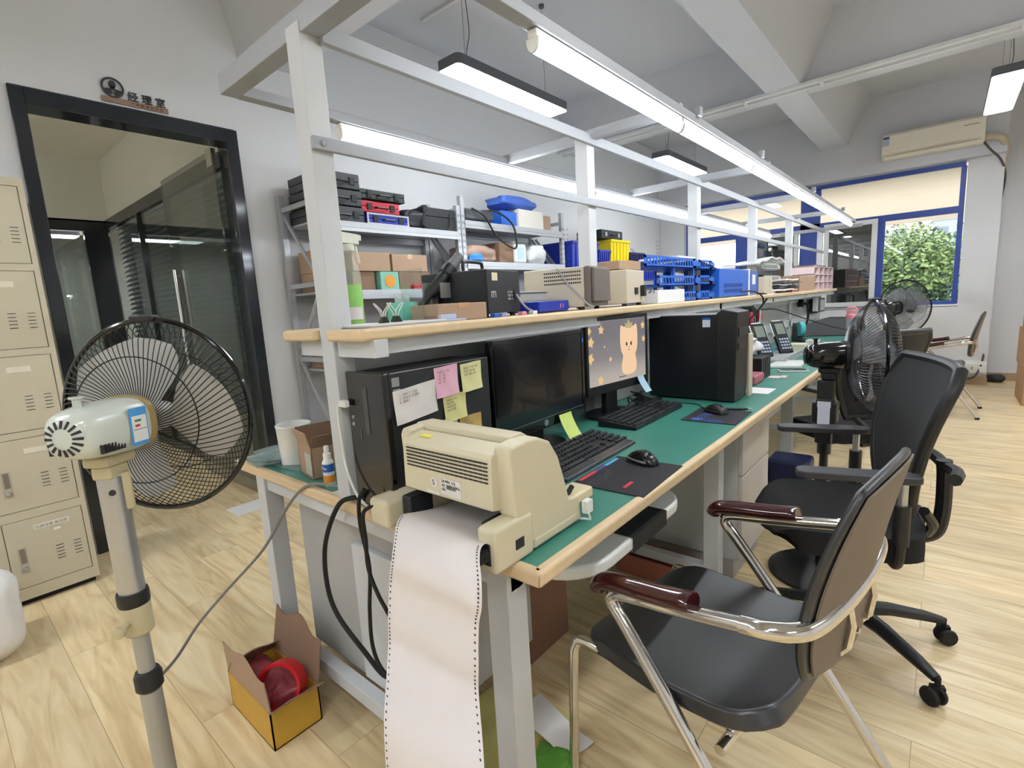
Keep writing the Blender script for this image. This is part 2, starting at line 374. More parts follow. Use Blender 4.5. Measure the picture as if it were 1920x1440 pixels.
# ================================================================ THE DOUBLE WORKBENCH
CX = -1.215; BX0, BX1 = -1.935, -.548; BY0, BY1 = .685, 7.45
PY = [.72, 1.98, 3.24, 4.5, 5.76, 7.4]
bench = thing('workbench', 'long green topped double workbench with white steel posts and overhead frame', 'workbench', (0, 0, 0))
b = B().box(BX0+.014, BX1-.014, BY0+.014, BY1-.01, .722, .748)
obj('bench_top', b, GREENMAT, bench, label='green rubber mat top')
b = B()
for x in (BX0+.012, BX1-.012): b.beam((x, BY0, .733), (x, BY1, .733), .026, .034)
b.beam((BX0, BY0+.012, .733), (BX1, BY0+.012, .733), .026, .034)
obj('wood_edging', b, WOODE, bench, .009, 3, label='rounded wood edge strip')
for i, y in enumerate(PY):
    z0 = .75 if i == 0 else 0
    obj('post', B().box(CX-.03, CX+.03, y-.03, y+.03, z0, 1.93), GREY, bench, .003)
for x in (-1.75, -.665):
    for i, y in enumerate(PY):
        if x > -1 or i in (0, 5, 2):
            obj('leg', B().box(x-.03, x+.03, y-.03, y+.03, 0, .716), GREY, bench, .003)
b = B()
for y in PY:
    b.box(-1.78, -.635, y-.02, y+.02, .672, .72)
    if y > 1: b.box(CX+.03, -.695, y-.02, y+.02, .1, .14)
b.box(-1.72, -.695, PY[0]-.02, PY[0]+.02, .09, .135)
for x in (-1.75, -.665): b.box(x-.02, x+.02, BY0+.07, BY1-.07, .68, .72)
b.box(CX-.02, CX+.02, PY[0]+.02, PY[5]-.03, .05, .1)
obj('under_frame', b, GREY, bench, .002)
b = B()
for i in range(5): b.box(CX-.008, CX+.008, PY[i]+.031, PY[i+1]-.031, .75, 1.15)
obj('back_panel', b, GREYP, bench)
b = B()
for i in range(5): b.box(CX-.02, CX+.02, PY[i]+.031, PY[i+1]-.031, 1.09, 1.15)
b.box(CX+.009, CX+.03, 2.1, 7.3, .86, .93)
obj('back_rail', b, GREY, bench, .002)
# upper shelf
b = B().box(-1.395, CX-.032, .69, BY1, 1.185, 1.21).box(CX+.032, -1.045, .69, BY1, 1.185, 1.21)
for i in range(5): b.box(CX-.032, CX+.032, PY[i]+.032, PY[i+1]-.032, 1.185, 1.209)
obj('upper_shelf', b, mat('shelf_board', '#c9b8a0', .5, var=.05), bench)
b = B()
for x0, x1 in ((-1.41, CX-.033), (CX+.033, -1.03)): b.beam((x0, .682, 1.197), (x1, .682, 1.197), .026, .03)
b.beam((-1.035, .672, 1.197), (-1.035, BY1, 1.197), .026, .03).beam((-1.40, .672, 1.197), (-1.40, BY1, 1.197), .026, .03)
obj('shelf_edging', b, WOODE, bench, .009, 3, label='rounded wood edge of the upper shelf')
for y in PY:
    b = B().box(-1.37, CX-.031, y-.02, y+.02, 1.14, 1.184).box(CX+.031, -1.02 if y < 1 else -1.05, y-.02, y+.02, 1.14, 1.184)
    obj('shelf_bracket', b, GREY, bench, .002)
obj('shelf_rail', B().box(-1.075, -1.05, .75, BY1-.02, 1.145, 1.184), GREY, bench)
# overhead frame
ZB = 1.932
for y in PY: obj('cross_beam', B().beam((-1.66, y, ZB), (-.79, y, ZB), .035 if y > 1 else .05, .04 if y > 1 else .055), ALU, bench, .002)
for x in (-1.645, -.8):
    obj('light_beam', B().box(x-.02, x+.02, PY[0]+.026, 6.75, 1.905, 1.935), ALU, bench, .002)
obj('centre_beam', B().box(CX+.031, CX+.05, PY[0]+.02, PY[5], 1.89, 1.93), ALU, bench, .002)
b = B().box(CX+.031, CX+.045, PY[0]-.03, PY[5], 1.644, 1.674).cyl((CX+.045, PY[0]-.005, 1.659), (CX+.05, PY[0]-.005, 1.659), .007, n=12)
obj('middle_rail', b, ALU, bench, .002)
# tube lights clipped under the beams
def tube_light(x, y0, y1, side, label, group):
    t = thing('tube_light', label, 'tube light', (x, y0, 1.868), 0, group)
    L = y1-y0
    obj('housing', B().box(-.014, .014, 0, L, .014, .036), WHT, t, .004)
    b = B(); n = 12
    pr = [(.0175*math.cos(PI+a*PI/n), .014+.032*math.sin(PI+a*PI/n)) for a in range(n+1)]
    b.prism([(px, .006, pz) for px, pz in pr], (0, L-.012, 0))
    obj('diffuser', b, LAMP, t, label='glowing white diffuser')
    for yy in (0, L-.006): obj('end_cap', B().prism([(px*1.05, yy, pz*1.02) for px, pz in pr], (0, .006, 0)), WHT, t)
    return t
words = ['nearest', 'second', 'third', 'farthest']
for i, (a, c) in enumerate([(1.07, 2.61), (2.77, 4.27), (4.45, 5.9), (6.05, 6.82)]):
    tube_light(-1.645, a, c, -1, words[i]+' tube light along the left overhead beam, counted from the door end', 'tube lights under the left beam')
words = ['nearest', 'second', 'third', 'fourth', 'fifth', 'farthest']
for i in range(6):
    tube_light(-.80, 1.08+i*.91, 1.98+i*.91, 1, words[i]+' tube light in the row under the right overhead beam', 'tube lights under the right beam')
for y in (2.1, 3.0, 4.4, 5.8): obj('mounting_clip', B().box(-.79, -.765, y, y+.03, 1.93, 1.965), ALU, bench)
# pendants
PG = mat('dark_grey_lamp_body', '#55575c', .45)
def pendant(x, y, z, L, wd_, rot, label, lm=None):
    TOP = (ZC if x > -3.6 else (3.02 if x > -7.1 else 2.9))-z
    t = thing('pendant_light', label, 'ceiling light', (x, y, z), rot, 'rectangular hanging lights')
    def rr(w, l, r, zz):
        pts = []
        for cxx, cyy, a0 in ((w-r, l-r, 0), (-w+r, l-r, 90), (-w+r, -l+r, 180), (w-r, -l+r, 270)):
            for k in range(6): a = math.radians(a0+k*18); pts.append((cxx+r*math.cos(a), cyy+r*math.sin(a), zz))
        return pts
    obj('lamp_body', B().prism(rr(wd_/2, L/2, .035, 0), (0, 0, .06)), PG, t)
    obj('diffuser', B().prism(rr(wd_/2-.006, L/2-.006, .03, -.004), (0, 0, .004)), lm or LAMPP, t)
    b = B()
    for s in (-1, 1):
        b.cyl((0, s*L*.36, .06), (0, s*L*.36, TOP-.02), .0012, n=6)
    b.tube(smooth_path([(0, -L*.36, .06), (.02, -L*.36, .15), (.015, -L*.33, .3), (0, -L*.36, TOP-.05)]), .0025, 6)
    obj('suspension_wire', b, INK, t)
    obj('ceiling_rose', B().lathe([(.03, 0), (.03, .02)], (0, -L*.36, TOP-.02)).lathe([(.02, 0), (.02, .02)], (0, L*.36, TOP-.02)), PG, t)
    return t
pendant(-2.44, 3.0, 2.72, 1.2, .2, 0, 'grey hanging light nearest the camera, behind the shelf frame')
pendant(-2.44, 6.1, 2.72, 1.2, .2, 0, 'smaller looking grey hanging light over the middle of the bench')
pendant(.27, 6.1, 2.72, 1.2, .2, 0, 'hanging light at the right edge near the air conditioner')
for x, y, lb in ((.27, 2.6, 'over the walkway beside the chairs'), (2.1, 2.6, 'by the right wall, level with the chairs'), (2.1, 6.1, 'by the right wall, near the window end'), (.27, -1.0, 'just behind the camera'), (2.1, -1.0, 'by the right wall behind the camera'), (-2.44, -1.2, 'beyond the lockers'), (.27, -3, 'by the back wall, middle'), (-2.44, -3, 'by the back wall, left')):  # pendants out of view, put in as fill for the room
    pendant(x, y, 2.72, 1.2, .2, 0, 'unseen hanging light '+lb)
for px_, py_, lb in ((-5.6, -1.9, 'farthest from the door'), (-4.4, -1.6, 'nearest the door'), (-5.6, -3.2, 'in the back corner'), (-4.4, -3.2, 'in the back by the wall')):  # added lamps, kept out of sight, to brighten the office
    pendant(px_, py_, 2.5, 1.2, .3, 0, 'unseen fill light added inside the manager office, '+lb, FILLO)
for y_ in (-1.2, .9): pendant(-8.1, y_, 2.35, 1.2, .3, 0, 'added hanging light in the room beyond the office glass, %s one' % ('left' if y_ < 0 else 'right'))  # added to light the room beyond and show as bright tube lines
# conduit under the ceiling beam
b = B().box(XL, 3.1, 5.18, 5.23, 2.93, 2.955).box(XL, 3.1, 5.26, 5.29, 2.92, 2.955)
for x in (-1.5, -.9, .3, 1.2): b.box(x, x+.02, 5.17, 5.3, 2.915, 2.93)
tag(obj('conduit', b, mat('white_conduit', '#dcdddf', .5)), 'white cable conduit running across the ceiling', 'conduit')
tag(obj('cable_trunking', B().box(-3.2, -2.1, 2.9, 2.925, ZC-.02, ZC-.002), MATS['white_conduit']), 'thin white trunking leading to the nearest hanging light', 'trunking')
# ================================================================ galvanised racks on the left wall
def rack(name, y0, y1, zs, label, ztop=2.06):
    t = thing(name, label, 'shelving rack', (0, 0, 0), 0, None)
    x0, x1 = -3.5, -3.05
    for x in (x0+.02, x1-.02):
        for y, s in ((y0+.02, 1), (y1-.02, -1)):
            b = B().box(x-.018, x+.018, y-.02, y+.02, 0, ztop)
            if x > -3.2:
                for k in range(38):
                    z = .12+k*.05
                    for q in (-.008, .008): b.box(x+.018, x+.0188, y+q-.002, y+q+.002, z, z+.022, 1)
                    b.box(x-.01, x-.004, y-.0208, y-.02, z, z+.015, 1)
            obj('upright', b, [GALV, INK], t)
    for y in (y0+.02, y1-.02):
        b = B()
        for z in (ztop-.1, 1.45, .95, .4): b.beam((x0+.03, y, z), (x1-.03, y, z), .02, .03)
        b.beam((x0+.03, y+.004, 1.93), (x1-.03, y+.004, 1.45), .012, .025).beam((x0+.03, y+.004, .95), (x1-.03, y+.004, .4), .012, .025).beam((x1-.03, y+.004, 1.45), (x0+.03, y+.004, .95), .012, .025)
        obj('end_brace', b, GALV, t)
    for z in zs:
        b = B().box(x0, x1, y0+.04, y1-.04, z-.012, z)
        for x in (x0+.006, x1-.006):
            b.box(x-.012, x+.012, y0+.035, y1-.035, z-.06, z+.002).box(x-.015, x+.015, y0+.035, y1-.035, z-.035, z-.025)
        obj('shelf', b, GALV, t)
    return t
rack('storage_rack', 1.735, 3.03, (1.85, 1.40, .88, .25), 'galvanised rack nearest the door, loaded with dark tool cases')
rack('storage_rack', 3.04, 4.52, (1.95, 1.62, 1.1, .5), 'second galvanised rack, farther from the door, with blue bag and white box on top', 2.14)
def case(name, x0, x1, y0, y1, z0, z1, m, label, cat='tool case', group=None, rot=0, lid=.5, ribs=True, hand=True):
    cx, cy = (x0+x1)/2, (y0+y1)/2
    t = thing(name, label, cat, (cx, cy, z0), rot, group)
    a, c, h = (x1-x0)/2, (y1-y0)/2, z1-z0
    obj('case_base', B().box(-a, a, -c, c, 0, h*lid-.001), m, t, .005, 2)
    b = B().box(-a, a, -c, c, h*lid+.001, h)
    if ribs:
        for q in (-.6, 0, .6): b.box(-a*.8, a*.8, c*q-.03, c*q+.03, h-.004, h+.008)
    obj('lid', b, m, t, .005, 2)
    if hand:
        obj('handle', B().tube([(a, -.05, h*.42), (a+.022, -.045, h*.42), (a+.022, .045, h*.42), (a, .05, h*.42)], .007, 8), BLK, t)
        for q in (-.6, .6): obj('latch', B().box(a-.001, a+.008, c*q-.02, c*q+.02, h*lid-.022, h*lid+.022), BLK if m is not BLKM else MATS['galvanised_steel'], t)
    return t
DK = mat('dark_grey_case', '#3a3c40', .5)
zz = 1.852
for i, lab in enumerate(['bottom dark grey tool case of the stack of three by the rack end', 'middle dark grey tool case of the stack of three', 'top dark grey tool case of the stack of three']):
    case('tool_case', -3.47, -3.07, 1.80+i*.008, 2.13-i*.008, zz, zz+.099, DK, lab, group='dark tool cases stacked on the first rack'); zz += .1075
case('tool_case', -3.4, -3.06, 2.14, 2.5, 1.852, 1.925, DBLUE, 'blue case with silver edges on the top shelf', group=None)
case('tool_case', -3.4, -3.08, 2.12, 2.44, 1.935, 2.01, RED, 'red flat tool case on the blue case')
case('tool_case', -3.4, -3.07, 2.11, 2.49, 2.02, 2.085, mat('green_black_case', '#26302e', .5), 'black green flat case on top of the red case')
b = B().box(-.171, -.168, -.18, .18, 0, .073)
t = [o for o in bpy.data.objects if o.get('label') == 'blue case with silver edges on the top shelf'][0]
b = B()
for y in (-.18, .165): b.box(.165, .175, y, y+.015, 0, .073)
b.box(.165, .176, -.18, .18, .063, .075).box(.165, .176, -.18, .18, -.002+.004, .008)
obj('edge_trim', b, SILV, t, label='silver corner edging')
# black photo gear bag heap
def lump(name, c, d, m, label, cat, seed=1, amp=.14, group=None, rot=0, parent=None, n=22, flat=True):
    r = random.Random(seed); ph = [r.uniform(0, 6.3) for _ in range(8)]
    rings = []
    for i in range(n+1):
        th = PI*i/n; ring_ = []
        for j in range(n*2):
            a = 2*PI*j/(n*2)
            sx, sy, sz = math.sin(th)*math.cos(a), math.sin(th)*math.sin(a), math.cos(th)
            e = .62
            q = Vector((math.copysign(abs(sx)**e, sx), math.copysign(abs(sy)**e, sy), math.copysign(abs(sz)**e, sz)))
            k = 1+amp*(math.sin(3*a+ph[0]+2*th)*.5+math.sin(5*a+ph[1]-3*th)*.3+math.sin(7*th+ph[2]+a)*.3+math.sin(11*a+ph[3]+5*th)*.18)*math.sin(th)
            p = Vector((q.x*d[0]/2*k, q.y*d[1]/2*k, q.z*d[2]/2*(1+(k-1)*.6)))
            p.z = max(p.z, -d[2]/2*.96); ring_.append(p)
        rings.append(ring_)
    b = B().ring(rings[::-1])
    o = obj(name, b, m, parent, ang=60); o.location = (c[0], c[1], c[2]+d[2]/2*.96); o.rotation_euler = (0, 0, math.radians(rot))
    if not parent: tag(o, label, cat, group)
    return o
t = case('camera_bag', -3.45, -3.07, 2.66, 3.0, 1.852, 2.02, BLKM, 'open black equipment bag full of cables beside the rack joint', 'bag', lid=.6, hand=False)
b = B(); 
b.tube(smooth_path([(.16, -.1, .17), (.2, -.16, .12), (.2, -.2, .04), (.19, -.12, .012), (.2, .0, -.02), (.21, .08, .03), (.19, .1, .14)]), .006, 8)
b.tube(smooth_path([(0, -.1, .17), (.02, -.02, .215), (0, .08, .19)]), .008, 8)
obj('cable', b, BLK, t)
lump('black_kit_pouch', (-3.2, 2.6, 1.852), (.26, .2, .15), BLKM, 'small black kit pouch with shiny clips, left of the open black bag', 'pouch', 5)
lump('soft_black_bag', (-3.25, 3.3, 1.952), (.34, .42, .13), DK, 'soft dark bag with a hanging strap at the start of the second rack', 'bag', 9)
tag(obj('bag_strap', B().tube(smooth_path([(-3.1, 3.22, 2.07), (-3.03, 3.3, 2.0), (-3.02, 3.42, 1.85), (-3.015, 3.62, 1.75), (-3.02, 3.7, 1.78), (-3.02, 3.66, 1.95), (-3.05, 3.5, 2.05), (-3.15, 3.4, 2.07)]), .009, 8), BLK), 'black strap looping down over the second rack beam', 'strap')
def carton(x0, x1, y0, y1, z0, z1, label, m=None, rot=0, group=None, tape='y', cat='box', name='cardboard_box'):
    cx, cy = (x0+x1)/2, (y0+y1)/2; a, c, h = (x1-x0)/2, (y1-y0)/2, z1-z0
    t = thing(name, label, cat, (cx, cy, z0), rot, group)
    obj('carton', B().box(-a, a, -c, c, 0, h), m or CARD, t, .003)
    b = B()
    if tape == 'y': b.box(-.022, .022, -c-.001, c+.001, h*.72, h+.001)
    else: b.box(-a-.001, a+.001, -.022, .022, h*.72, h+.001)
    obj('tape', b, TAPE if m is None or m is CARD or m is CARDD else WHT, t)
    return t
carton(-3.35, -3.07, 3.56, 3.78, 1.952, 2.08, 'small bright blue box under the blue bag', BLUEM)
carton(-3.36, -3.06, 3.8, 4.18, 1.952, 2.115, 'white box on top of the second rack', mat('white_carton', '#dcd8cf', .7))
carton(-3.35, -3.1, 4.2, 4.36, 1.952, 2.10, 'slim brown box at the right end of the second rack top', CARD)
lump('blue_bag', (-3.2, 3.85, 2.118), (.3, .52, .12), mat('blue_nylon', '#3e62b8', .6, bump=.3), 'crumpled blue nylon bag lying on the white box', 'bag', 3)
# rack middle shelf contents (first rack)
g = 'brown cartons on the middle shelf of the first rack'
carton(-3.45, -3.12, 1.82, 1.96, 1.402, 1.53, 'lower narrow carton at the door end of the first rack', group=g)
carton(-3.45, -3.12, 1.82, 1.95, 1.532, 1.68, 'upper narrow carton at the door end of the first rack', group=g)
carton(-3.42, -3.1, 2.02, 2.33, 1.535, 1.665, 'light carton behind the spray bottle', group=g)
carton(-3.42, -3.1, 2.35, 2.68, 1.535, 1.66, 'carton with a torn tape lid, right of the light carton', group=g, tape='x')
carton(-3.42, -3.12, 2.02, 2.2, 1.402, 1.533, 'dark carton under the light carton', CARDD, group=g)  # uses the darker cardboard tone
carton(-3.42, -3.1, 2.4, 2.7, 1.402, 1.533, 'lower carton above the red case', CARDD, group=g)
t = carton(-3.4, -3.08, 2.22, 2.38, 1.402, 1.53, 'mint box with an orange oval window', mat('mint_card', '#7fb5a2', .6))
obj('oval_window', B().lathe([(.045, 0), (.045, .002)], (.1605, 0, .06), (1, 0, 0)), mat('orange_print', '#d9922e', .5), t)
case('tool_case', -3.2, -3.06, 2.5, 2.72, 1.402, 1.432, RED, 'thin red case lying on the middle shelf', hand=False)
# low shelves of the first rack
carton(-3.45, -3.15, 1.82, 2.0, .882, .96, 'bottom flat carton low on the first rack', group='cartons low on the first rack')
carton(-3.45, -3.15, 1.82, 1.99, .962, 1.04, 'middle flat carton low on the first rack', group='cartons low on the first rack')
carton(-3.45, -3.15, 1.83, 2.0, 1.042, 1.12, 'top flat carton low on the first rack', group='cartons low on the first rack')
for i, (y, m) in enumerate(((2.5, RED), (2.8, RED), (2.1, mat('dull_red', '#8e2f45', .5)))):
    case('storage_case', -3.35, -3.08, y, y+.26, .882, 1.12, m, ['red storage case seen behind the teal roll', 'red storage case behind the leaning pen stick', 'dull red case behind the binder clips'][i], ribs=False)
case('storage_tub', -3.4, -3.1, 1.9, 2.2, .252, .5, DBLUE, 'dark blue tub on the lowest shelf of the first rack', 'tub', hand=False)
lump('plastic_bag', (-3.2, 2.0, .51), (.3, .3, .2), BAG, 'clear plastic bag on the blue tub', 'bag', 12)
# second rack middle shelf
lump('bubble_wrapped_part', (-3.2, 3.3, 1.622), (.3, .4, .15), mat('pinkish_bubble_wrap', '#a88b7e', .3, bump=.6, bscale=60), 'pinkish bubble wrapped parcel on the second rack', 'parcel', 21)
lump('blue_cloth', (-3.09, 3.2, 1.622), (.1, .17, .07), mat('light_blue_cloth', '#3f8fd6', .8), 'small light blue cloth bundle on the second rack', 'cloth', 22)
carton(-3.42, -3.08, 3.52, 3.72, 1.622, 1.8, 'brown carton behind the bubble wrap on the second rack', CARDD)
TR = mat('frosted_bottle', '#d9dcdc', .35, var=.03)
t = thing('water_jug', 'frosted white jug with a pale blue label on the second rack', 'jug', (-3.2, 3.85, 1.622))
obj('body', B().box(-.1, .1, -.1, .1, 0, .19), TR, t, .03, 4); obj('cap', B().lathe([(.03, .19), (.03, .215)]), WHT, t)
obj('paper_label', B().box(.1005, .1015, -.05, .05, .04, .15), mat('pale_blue_label', '#bcd6e8', .6), t)
lump('white_plastic_sack', (-3.2, 4.13, 1.622), (.26, .28, .2), TR, 'white plastic sack beside the frosted jug', 'bag', 31)
# bins beyond the racks
def bin_(y0, y1, z0, z1, m, label, x0=-3.42, x1=-3.02):
    t = thing('storage_bin', label, 'storage bin', ((x0+x1)/2, (y0+y1)/2, z0), 0, 'plastic storage bins past the racks')
    a, c, h = (x1-x0)/2, (y1-y0)/2, z1-z0
    b = B().prism([(-a*.9, -c*.93, 0), (a*.9, -c*.93, 0), (a, -c, h), (-a, -c, h)], (0, .004, 0))
    b = B().ring([[(-a*.9, -c*.93, 0), (a*.9, -c*.93, 0), (a*.9, c*.93, 0), (-a*.9, c*.93, 0)], [(-a, -c, h), (a, -c, h), (a, c, h), (-a, c, h)], [(-a+.01, -c+.01, h), (a-.01, -c+.01, h), (a-.01, c-.01, h), (-a+.01, c-.01, h)], [(-a*.88, -c*.9, .01), (a*.88, -c*.9, .01), (a*.88, c*.9, .01), (-a*.88, c*.9, .01)]])
    for q in (-.7, -.35, 0, .35, .7): b.box(a*.93, a+.006, c*q-.01, c*q+.01, .03, h-.03)
    obj('bin_body', b, m, t)
    b = B().box(-a-.012, a+.012, -c-.008, -c+.006, h-.025, h).box(-a-.012, a+.012, c-.006, c+.008, h-.025, h).box(a-.004, a+.012, -c, c, h-.025, h).box(-a-.012, -a+.004, -c, c, h-.025, h)
    obj('rim', b, m, t, .003)
    return t
rack('storage_rack', 4.56, 6.85, (1.45, .9, .3), 'low galvanised rack carrying the blue and yellow plastic bins', 1.45)
bin_(4.62, 5.15, 1.452, 1.87, DBLUE, 'blue bin nearest the second rack')
bin_(5.17, 5.42, 1.452, 1.8, DBLUE, 'blue bin left of the yellow bin')
bin_(5.44, 5.9, 1.452, 1.93, YEL, 'yellow bin with the black case on it')
bin_(5.92, 6.3, 1.452, 1.8, mat('navy_plastic', '#1d2350', .4), 'dark navy bin right of the yellow bin')
bin_(6.32, 6.72, 1.452, 1.77, DBLUE, 'blue bin farthest from the racks')
case('tool_case', -3.4, -3.06, 5.3, 5.8, 1.94, 2.04, BLKM, 'black tool case with a pale handle resting on the yellow bin')
# ================================================================ THINGS ON THE UPPER SHELF (top at z 1.21)
ZS = 1.211
KR = mat('instrument_beige', '#c9bfab', .5, var=.02); DKP = mat('instrument_dark_plastic', '#6f655e', .5)
# spray bottle
t = thing('spray_bottle', 'spray bottle half full of bright green liquid beside the front post', 'spray bottle', (-1.30, .835, ZS), 20)
obj('bottle', B().lathe([(.026, 0), (.029, .01), (.029, .13), (.027, .155), (.017, .19), (.013, .2), (.013, .215)], n=28), mat('clear_pet_bottle', '#dfe6df', .15, alpha=.22), t)
obj('liquid', B().lathe([(.0272, .003), (.0275, .118)], n=28), mat('green_liquid', '#8ee02e', .3), t, label='bright green liquid')
b = B().cyl((0, 0, .212), (0, 0, .232), .018).box(-.012, .012, -.045, .04, .232, .262).box(-.008, .008, .04, .058, .245, .262)
b.prism([(-.004, .028, .232), (-.004, .038, .232), (-.004, .05, .185), (-.004, .044, .18)], (.008, 0, 0))
obj('spray_head', b, mat('spray_white', '#dfe0d2', .4), t, .003)
obj('paper_label', B().sheet(lambda u, v: (.0295*math.cos(-1.6+u*1.6), .0295*math.sin(-1.6+u*1.6), .02+.035*v), 10, 1), PAPER, t)
# clipboard with papers and two bulldog clips
t = thing('clipboard', 'white clipboard with sheets at the near end of the upper shelf', 'clipboard', (-1.14, .84, ZS), 0)
obj('board', B().box(-.08, .085, -.12, .17, 0, .004), mat('grey_clipboard', '#a5a8ad', .5), t, .002)
obj('paper', B().box(-.075, .08, -.115, .13, .0045, .0085), PAPER, t)
for i, (x, y) in enumerate(((-1.1, .79), (-1.1, .83))):
    t = thing('binder_clip', ['white handled binder clip nearest the spray bottle', 'white handled binder clip nearest the teal roll'][i], 'binder clip', (x, y, ZS+.0092), -20+i*10, 'binder clips on the clipboard')
    obj('clip_body', B().prism([(-.012, -.012, 0), (-.012, .012, 0), (-.012, .003, .016), (-.012, -.003, .016)], (.024, 0, 0)), BLK, t)
    for s in (-1, 1):
        obj('clip_handle', B().tube(smooth_path([(-.006, s*.003, .016), (-.01, s*.006, .03), (-.006, s*.02, .048), (.006, s*.02, .048), (.01, s*.006, .03), (.006, s*.003, .016)], 4), .0013, 6), WHT, t)
# teal wrapped roll
t = thing('film_roll', 'teal roll of protective film in a clear bag on the upper shelf', 'roll', (-1.27, .985, ZS))
obj('roll', B().lathe([(.012, 0), (.044, 0), (.046, .006), (.046, .056), (.044, .062), (.012, .062)], n=32), TEAL, t)
lump('bag_tip', (0, .0, .05), (.05, .03, .04), BAG, '', '', 4, parent=t)
# hot air pen leaning in a holder
t = thing('hot_air_pen', 'black hot air pen leaning in a metal holder clip', 'heat gun', (-1.25, 1.0, ZS))
p0 = Vector((0, 0, .012)); p1 = Vector((.02, .2, .2)); d = (p1-p0)
obj('cord_end', B().tube([p0, p0+d*.35], [.006, .013], 14), BLK, t)
obj('grip', B().tube([p0+d*.35, p0+d*.4, p0+d*.68, p0+d*.7, p0+d*.82], [.013, .019, .019, .024, .024], 18), BLK, t)
obj('nozzle', B().tube([p0+d*.8, p0+d*.83, p0+d*1.02, p0+d*1.03], [.018, .018, .017, .013], 18), mat('grey_heat_guard', '#67686a', .5), t)
b = B().box(-.02, -.017, .07, .13, .01, .12).box(-.017, .03, .1, .13, .115, .118).box(.028, .031, .1, .15, .07, .118).cyl((-.018, .1, 0), (-.018, .1, .08), .006)
obj('holder', b, mat('grey_metal_bracket', '#9b9a94', .35, .5), t)
tag(obj('clear_sheet', B().box(-1.108, -1.105, .93, .935, ZS, ZS+.15).box(-1.2, -1.108, .93, .934, ZS, ZS+.15), CLEAR), 'upright clear acrylic sheet beside the teal roll', 'sheet')
tag(obj('loose_papers', B().box(-1.12, -1.06, .9, 1.05, ZS, ZS+.006).box(-1.14, -1.07, .96, 1.02, ZS+.006, ZS+.02), mat('blue_white_papers', '#b9c4da', .6), bevel=.002), 'small heap of blue and white papers on the shelf edge', 'papers')
carton(-1.2, -1.08, .96, 1.16, ZS, ZS+.05, 'long low carton in front of the black power supply', tape='x')
# black power supply with handle
t = thing('power_supply', 'large black power supply unit with a carrying handle', 'power supply', (-1.2, 1.27, ZS), 12)
obj('cabinet', B().box(-.16, .09, -.12, .1, .012, .15), NAVY, t, .003)
obj('back_plate', B().box(.0905, .093, -.118, .098, .015, .147), BLKM, t)
obj('handle', B().tube(smooth_path([(-.03, -.06, .15), (-.03, -.06, .175), (-.03, -.045, .185), (-.03, .045, .185), (-.03, .06, .175), (-.03, .06, .15)], 5), .006, 8), BLK, t)
obj('sticker', B().box(.0935, .0945, -.09, -.055, .115, .14), mat('cream_sticker', '#d8d2b0', .6), t)
text('lettering', 'm', .045, mat('pale_print', '#b9bcc0', .5), t, (.0937, -.10, .062), (0, 1, 0), (0, 0, 1))
text('small_lettering', 'AC 220V ~\nFUSE 3A\n50Hz 150W', .011, MATS['pale_print'], t, (.0937, .01, .075), (0, 1, 0), (0, 0, 1))
b = B().box(.093, .1, .045, .075, .055, .085)
for y in (-.1, .08):
    b.cyl((.07, y, 0), (.07, y, .012), .01).cyl((-.13, y, 0), (-.13, y, .012), .01)
obj('socket_and_feet', b, BLK, t)
obj('power_cord', B().tube(smooth_path([(.1, .06, .07), (.115, .062, .045), (.125, .09, .02), (.12, .14, .012), (.115, .17, .02), (.1, .14, .008)]), .004, 8), mat('grey_cord', '#9a9ca4', .5), t)
# blue instrument with clear box
t = thing('blue_instrument', 'flat bright blue instrument box on the upper shelf', 'instrument', (-1.16, 1.53, ZS), 6)
obj('case', B().box(-.07, .07, -.11, .11, .004, .042), DBLUE, t, .004); obj('vent_slots', B().box(.0702, .0708, .04, .045, .015, .03).box(.0702, .0708, .06, .065, .015, .03), PINK, t)
tag(obj('component_tray', B().box(-1.25, -1.17, 1.42, 1.6, ZS+.0445, ZS+.075).box(-1.255, -1.165, 1.415, 1.605, ZS+.075, ZS+.08), mat('grey_component_tray', '#a9a79a', .3), bevel=.002), 'shallow grey lidded tray on the flat blue instrument', 'tray')
# beige oscilloscopes
def scope(loc, rot, w_, d, h, label, dots, front=True):
    t = thing('bench_instrument', label, 'instrument', loc, rot)
    obj('cabinet', B().box(-w_/2, w_/2, -d/2, d/2, .012, h), KR, t, .004)
    b = B()
    if dots:
        for i in range(18):
            for k in range(4):
                b.box(-w_*.15+i*.0095*w_/.28, -w_*.15+i*.0095*w_/.28+.006, -d/2-.0008, -d/2+.001, h*.62+k*.014, h*.62+k*.014+.006)
    if dots: obj('vent_holes', b, INK, t)
    b = B()
    for sx in (-1, 1):
        for sy in (-1, 1): b.cyl((sx*w_*.42, sy*d*.4, 0), (sx*w_*.42, sy*d*.4, .012), .012, n=12)
    obj('foot', b, BLK, t)
    return t
t = scope((-1.2, 1.76, ZS), 10, .26, .2, .165, 'beige bench instrument with rows of vent holes', True)
b = B().box(.131, .155, -.1, .1, .012, .165).box(.155, .168, -.09, .09, .03, .158)
obj('rear_cover', b, DKP, t, .004)
obj('power_cord', B().tube(smooth_path([(.02, -.102, .165), (.06, -.106, .11), (.12, -.11, .05), (.15, -.112, .02), (.17, -.1, .01)]), .003, 6), MATS['grey_cord'], t)
t = scope((-1.2, 2.13, ZS), 8, .26, .24, .158, 'pinkish beige bench instrument carrying an open carton', False)
obj('socket', B().box(.1305, .134, -.02, .02, .05, .08).box(.1305, .15, .06, .09, .04, .09), BLK, t)
carton(-1.28, -1.09, 2.03, 2.24, ZS+.161, ZS+.2, 'low open carton on top of the beige instrument', tape='x')
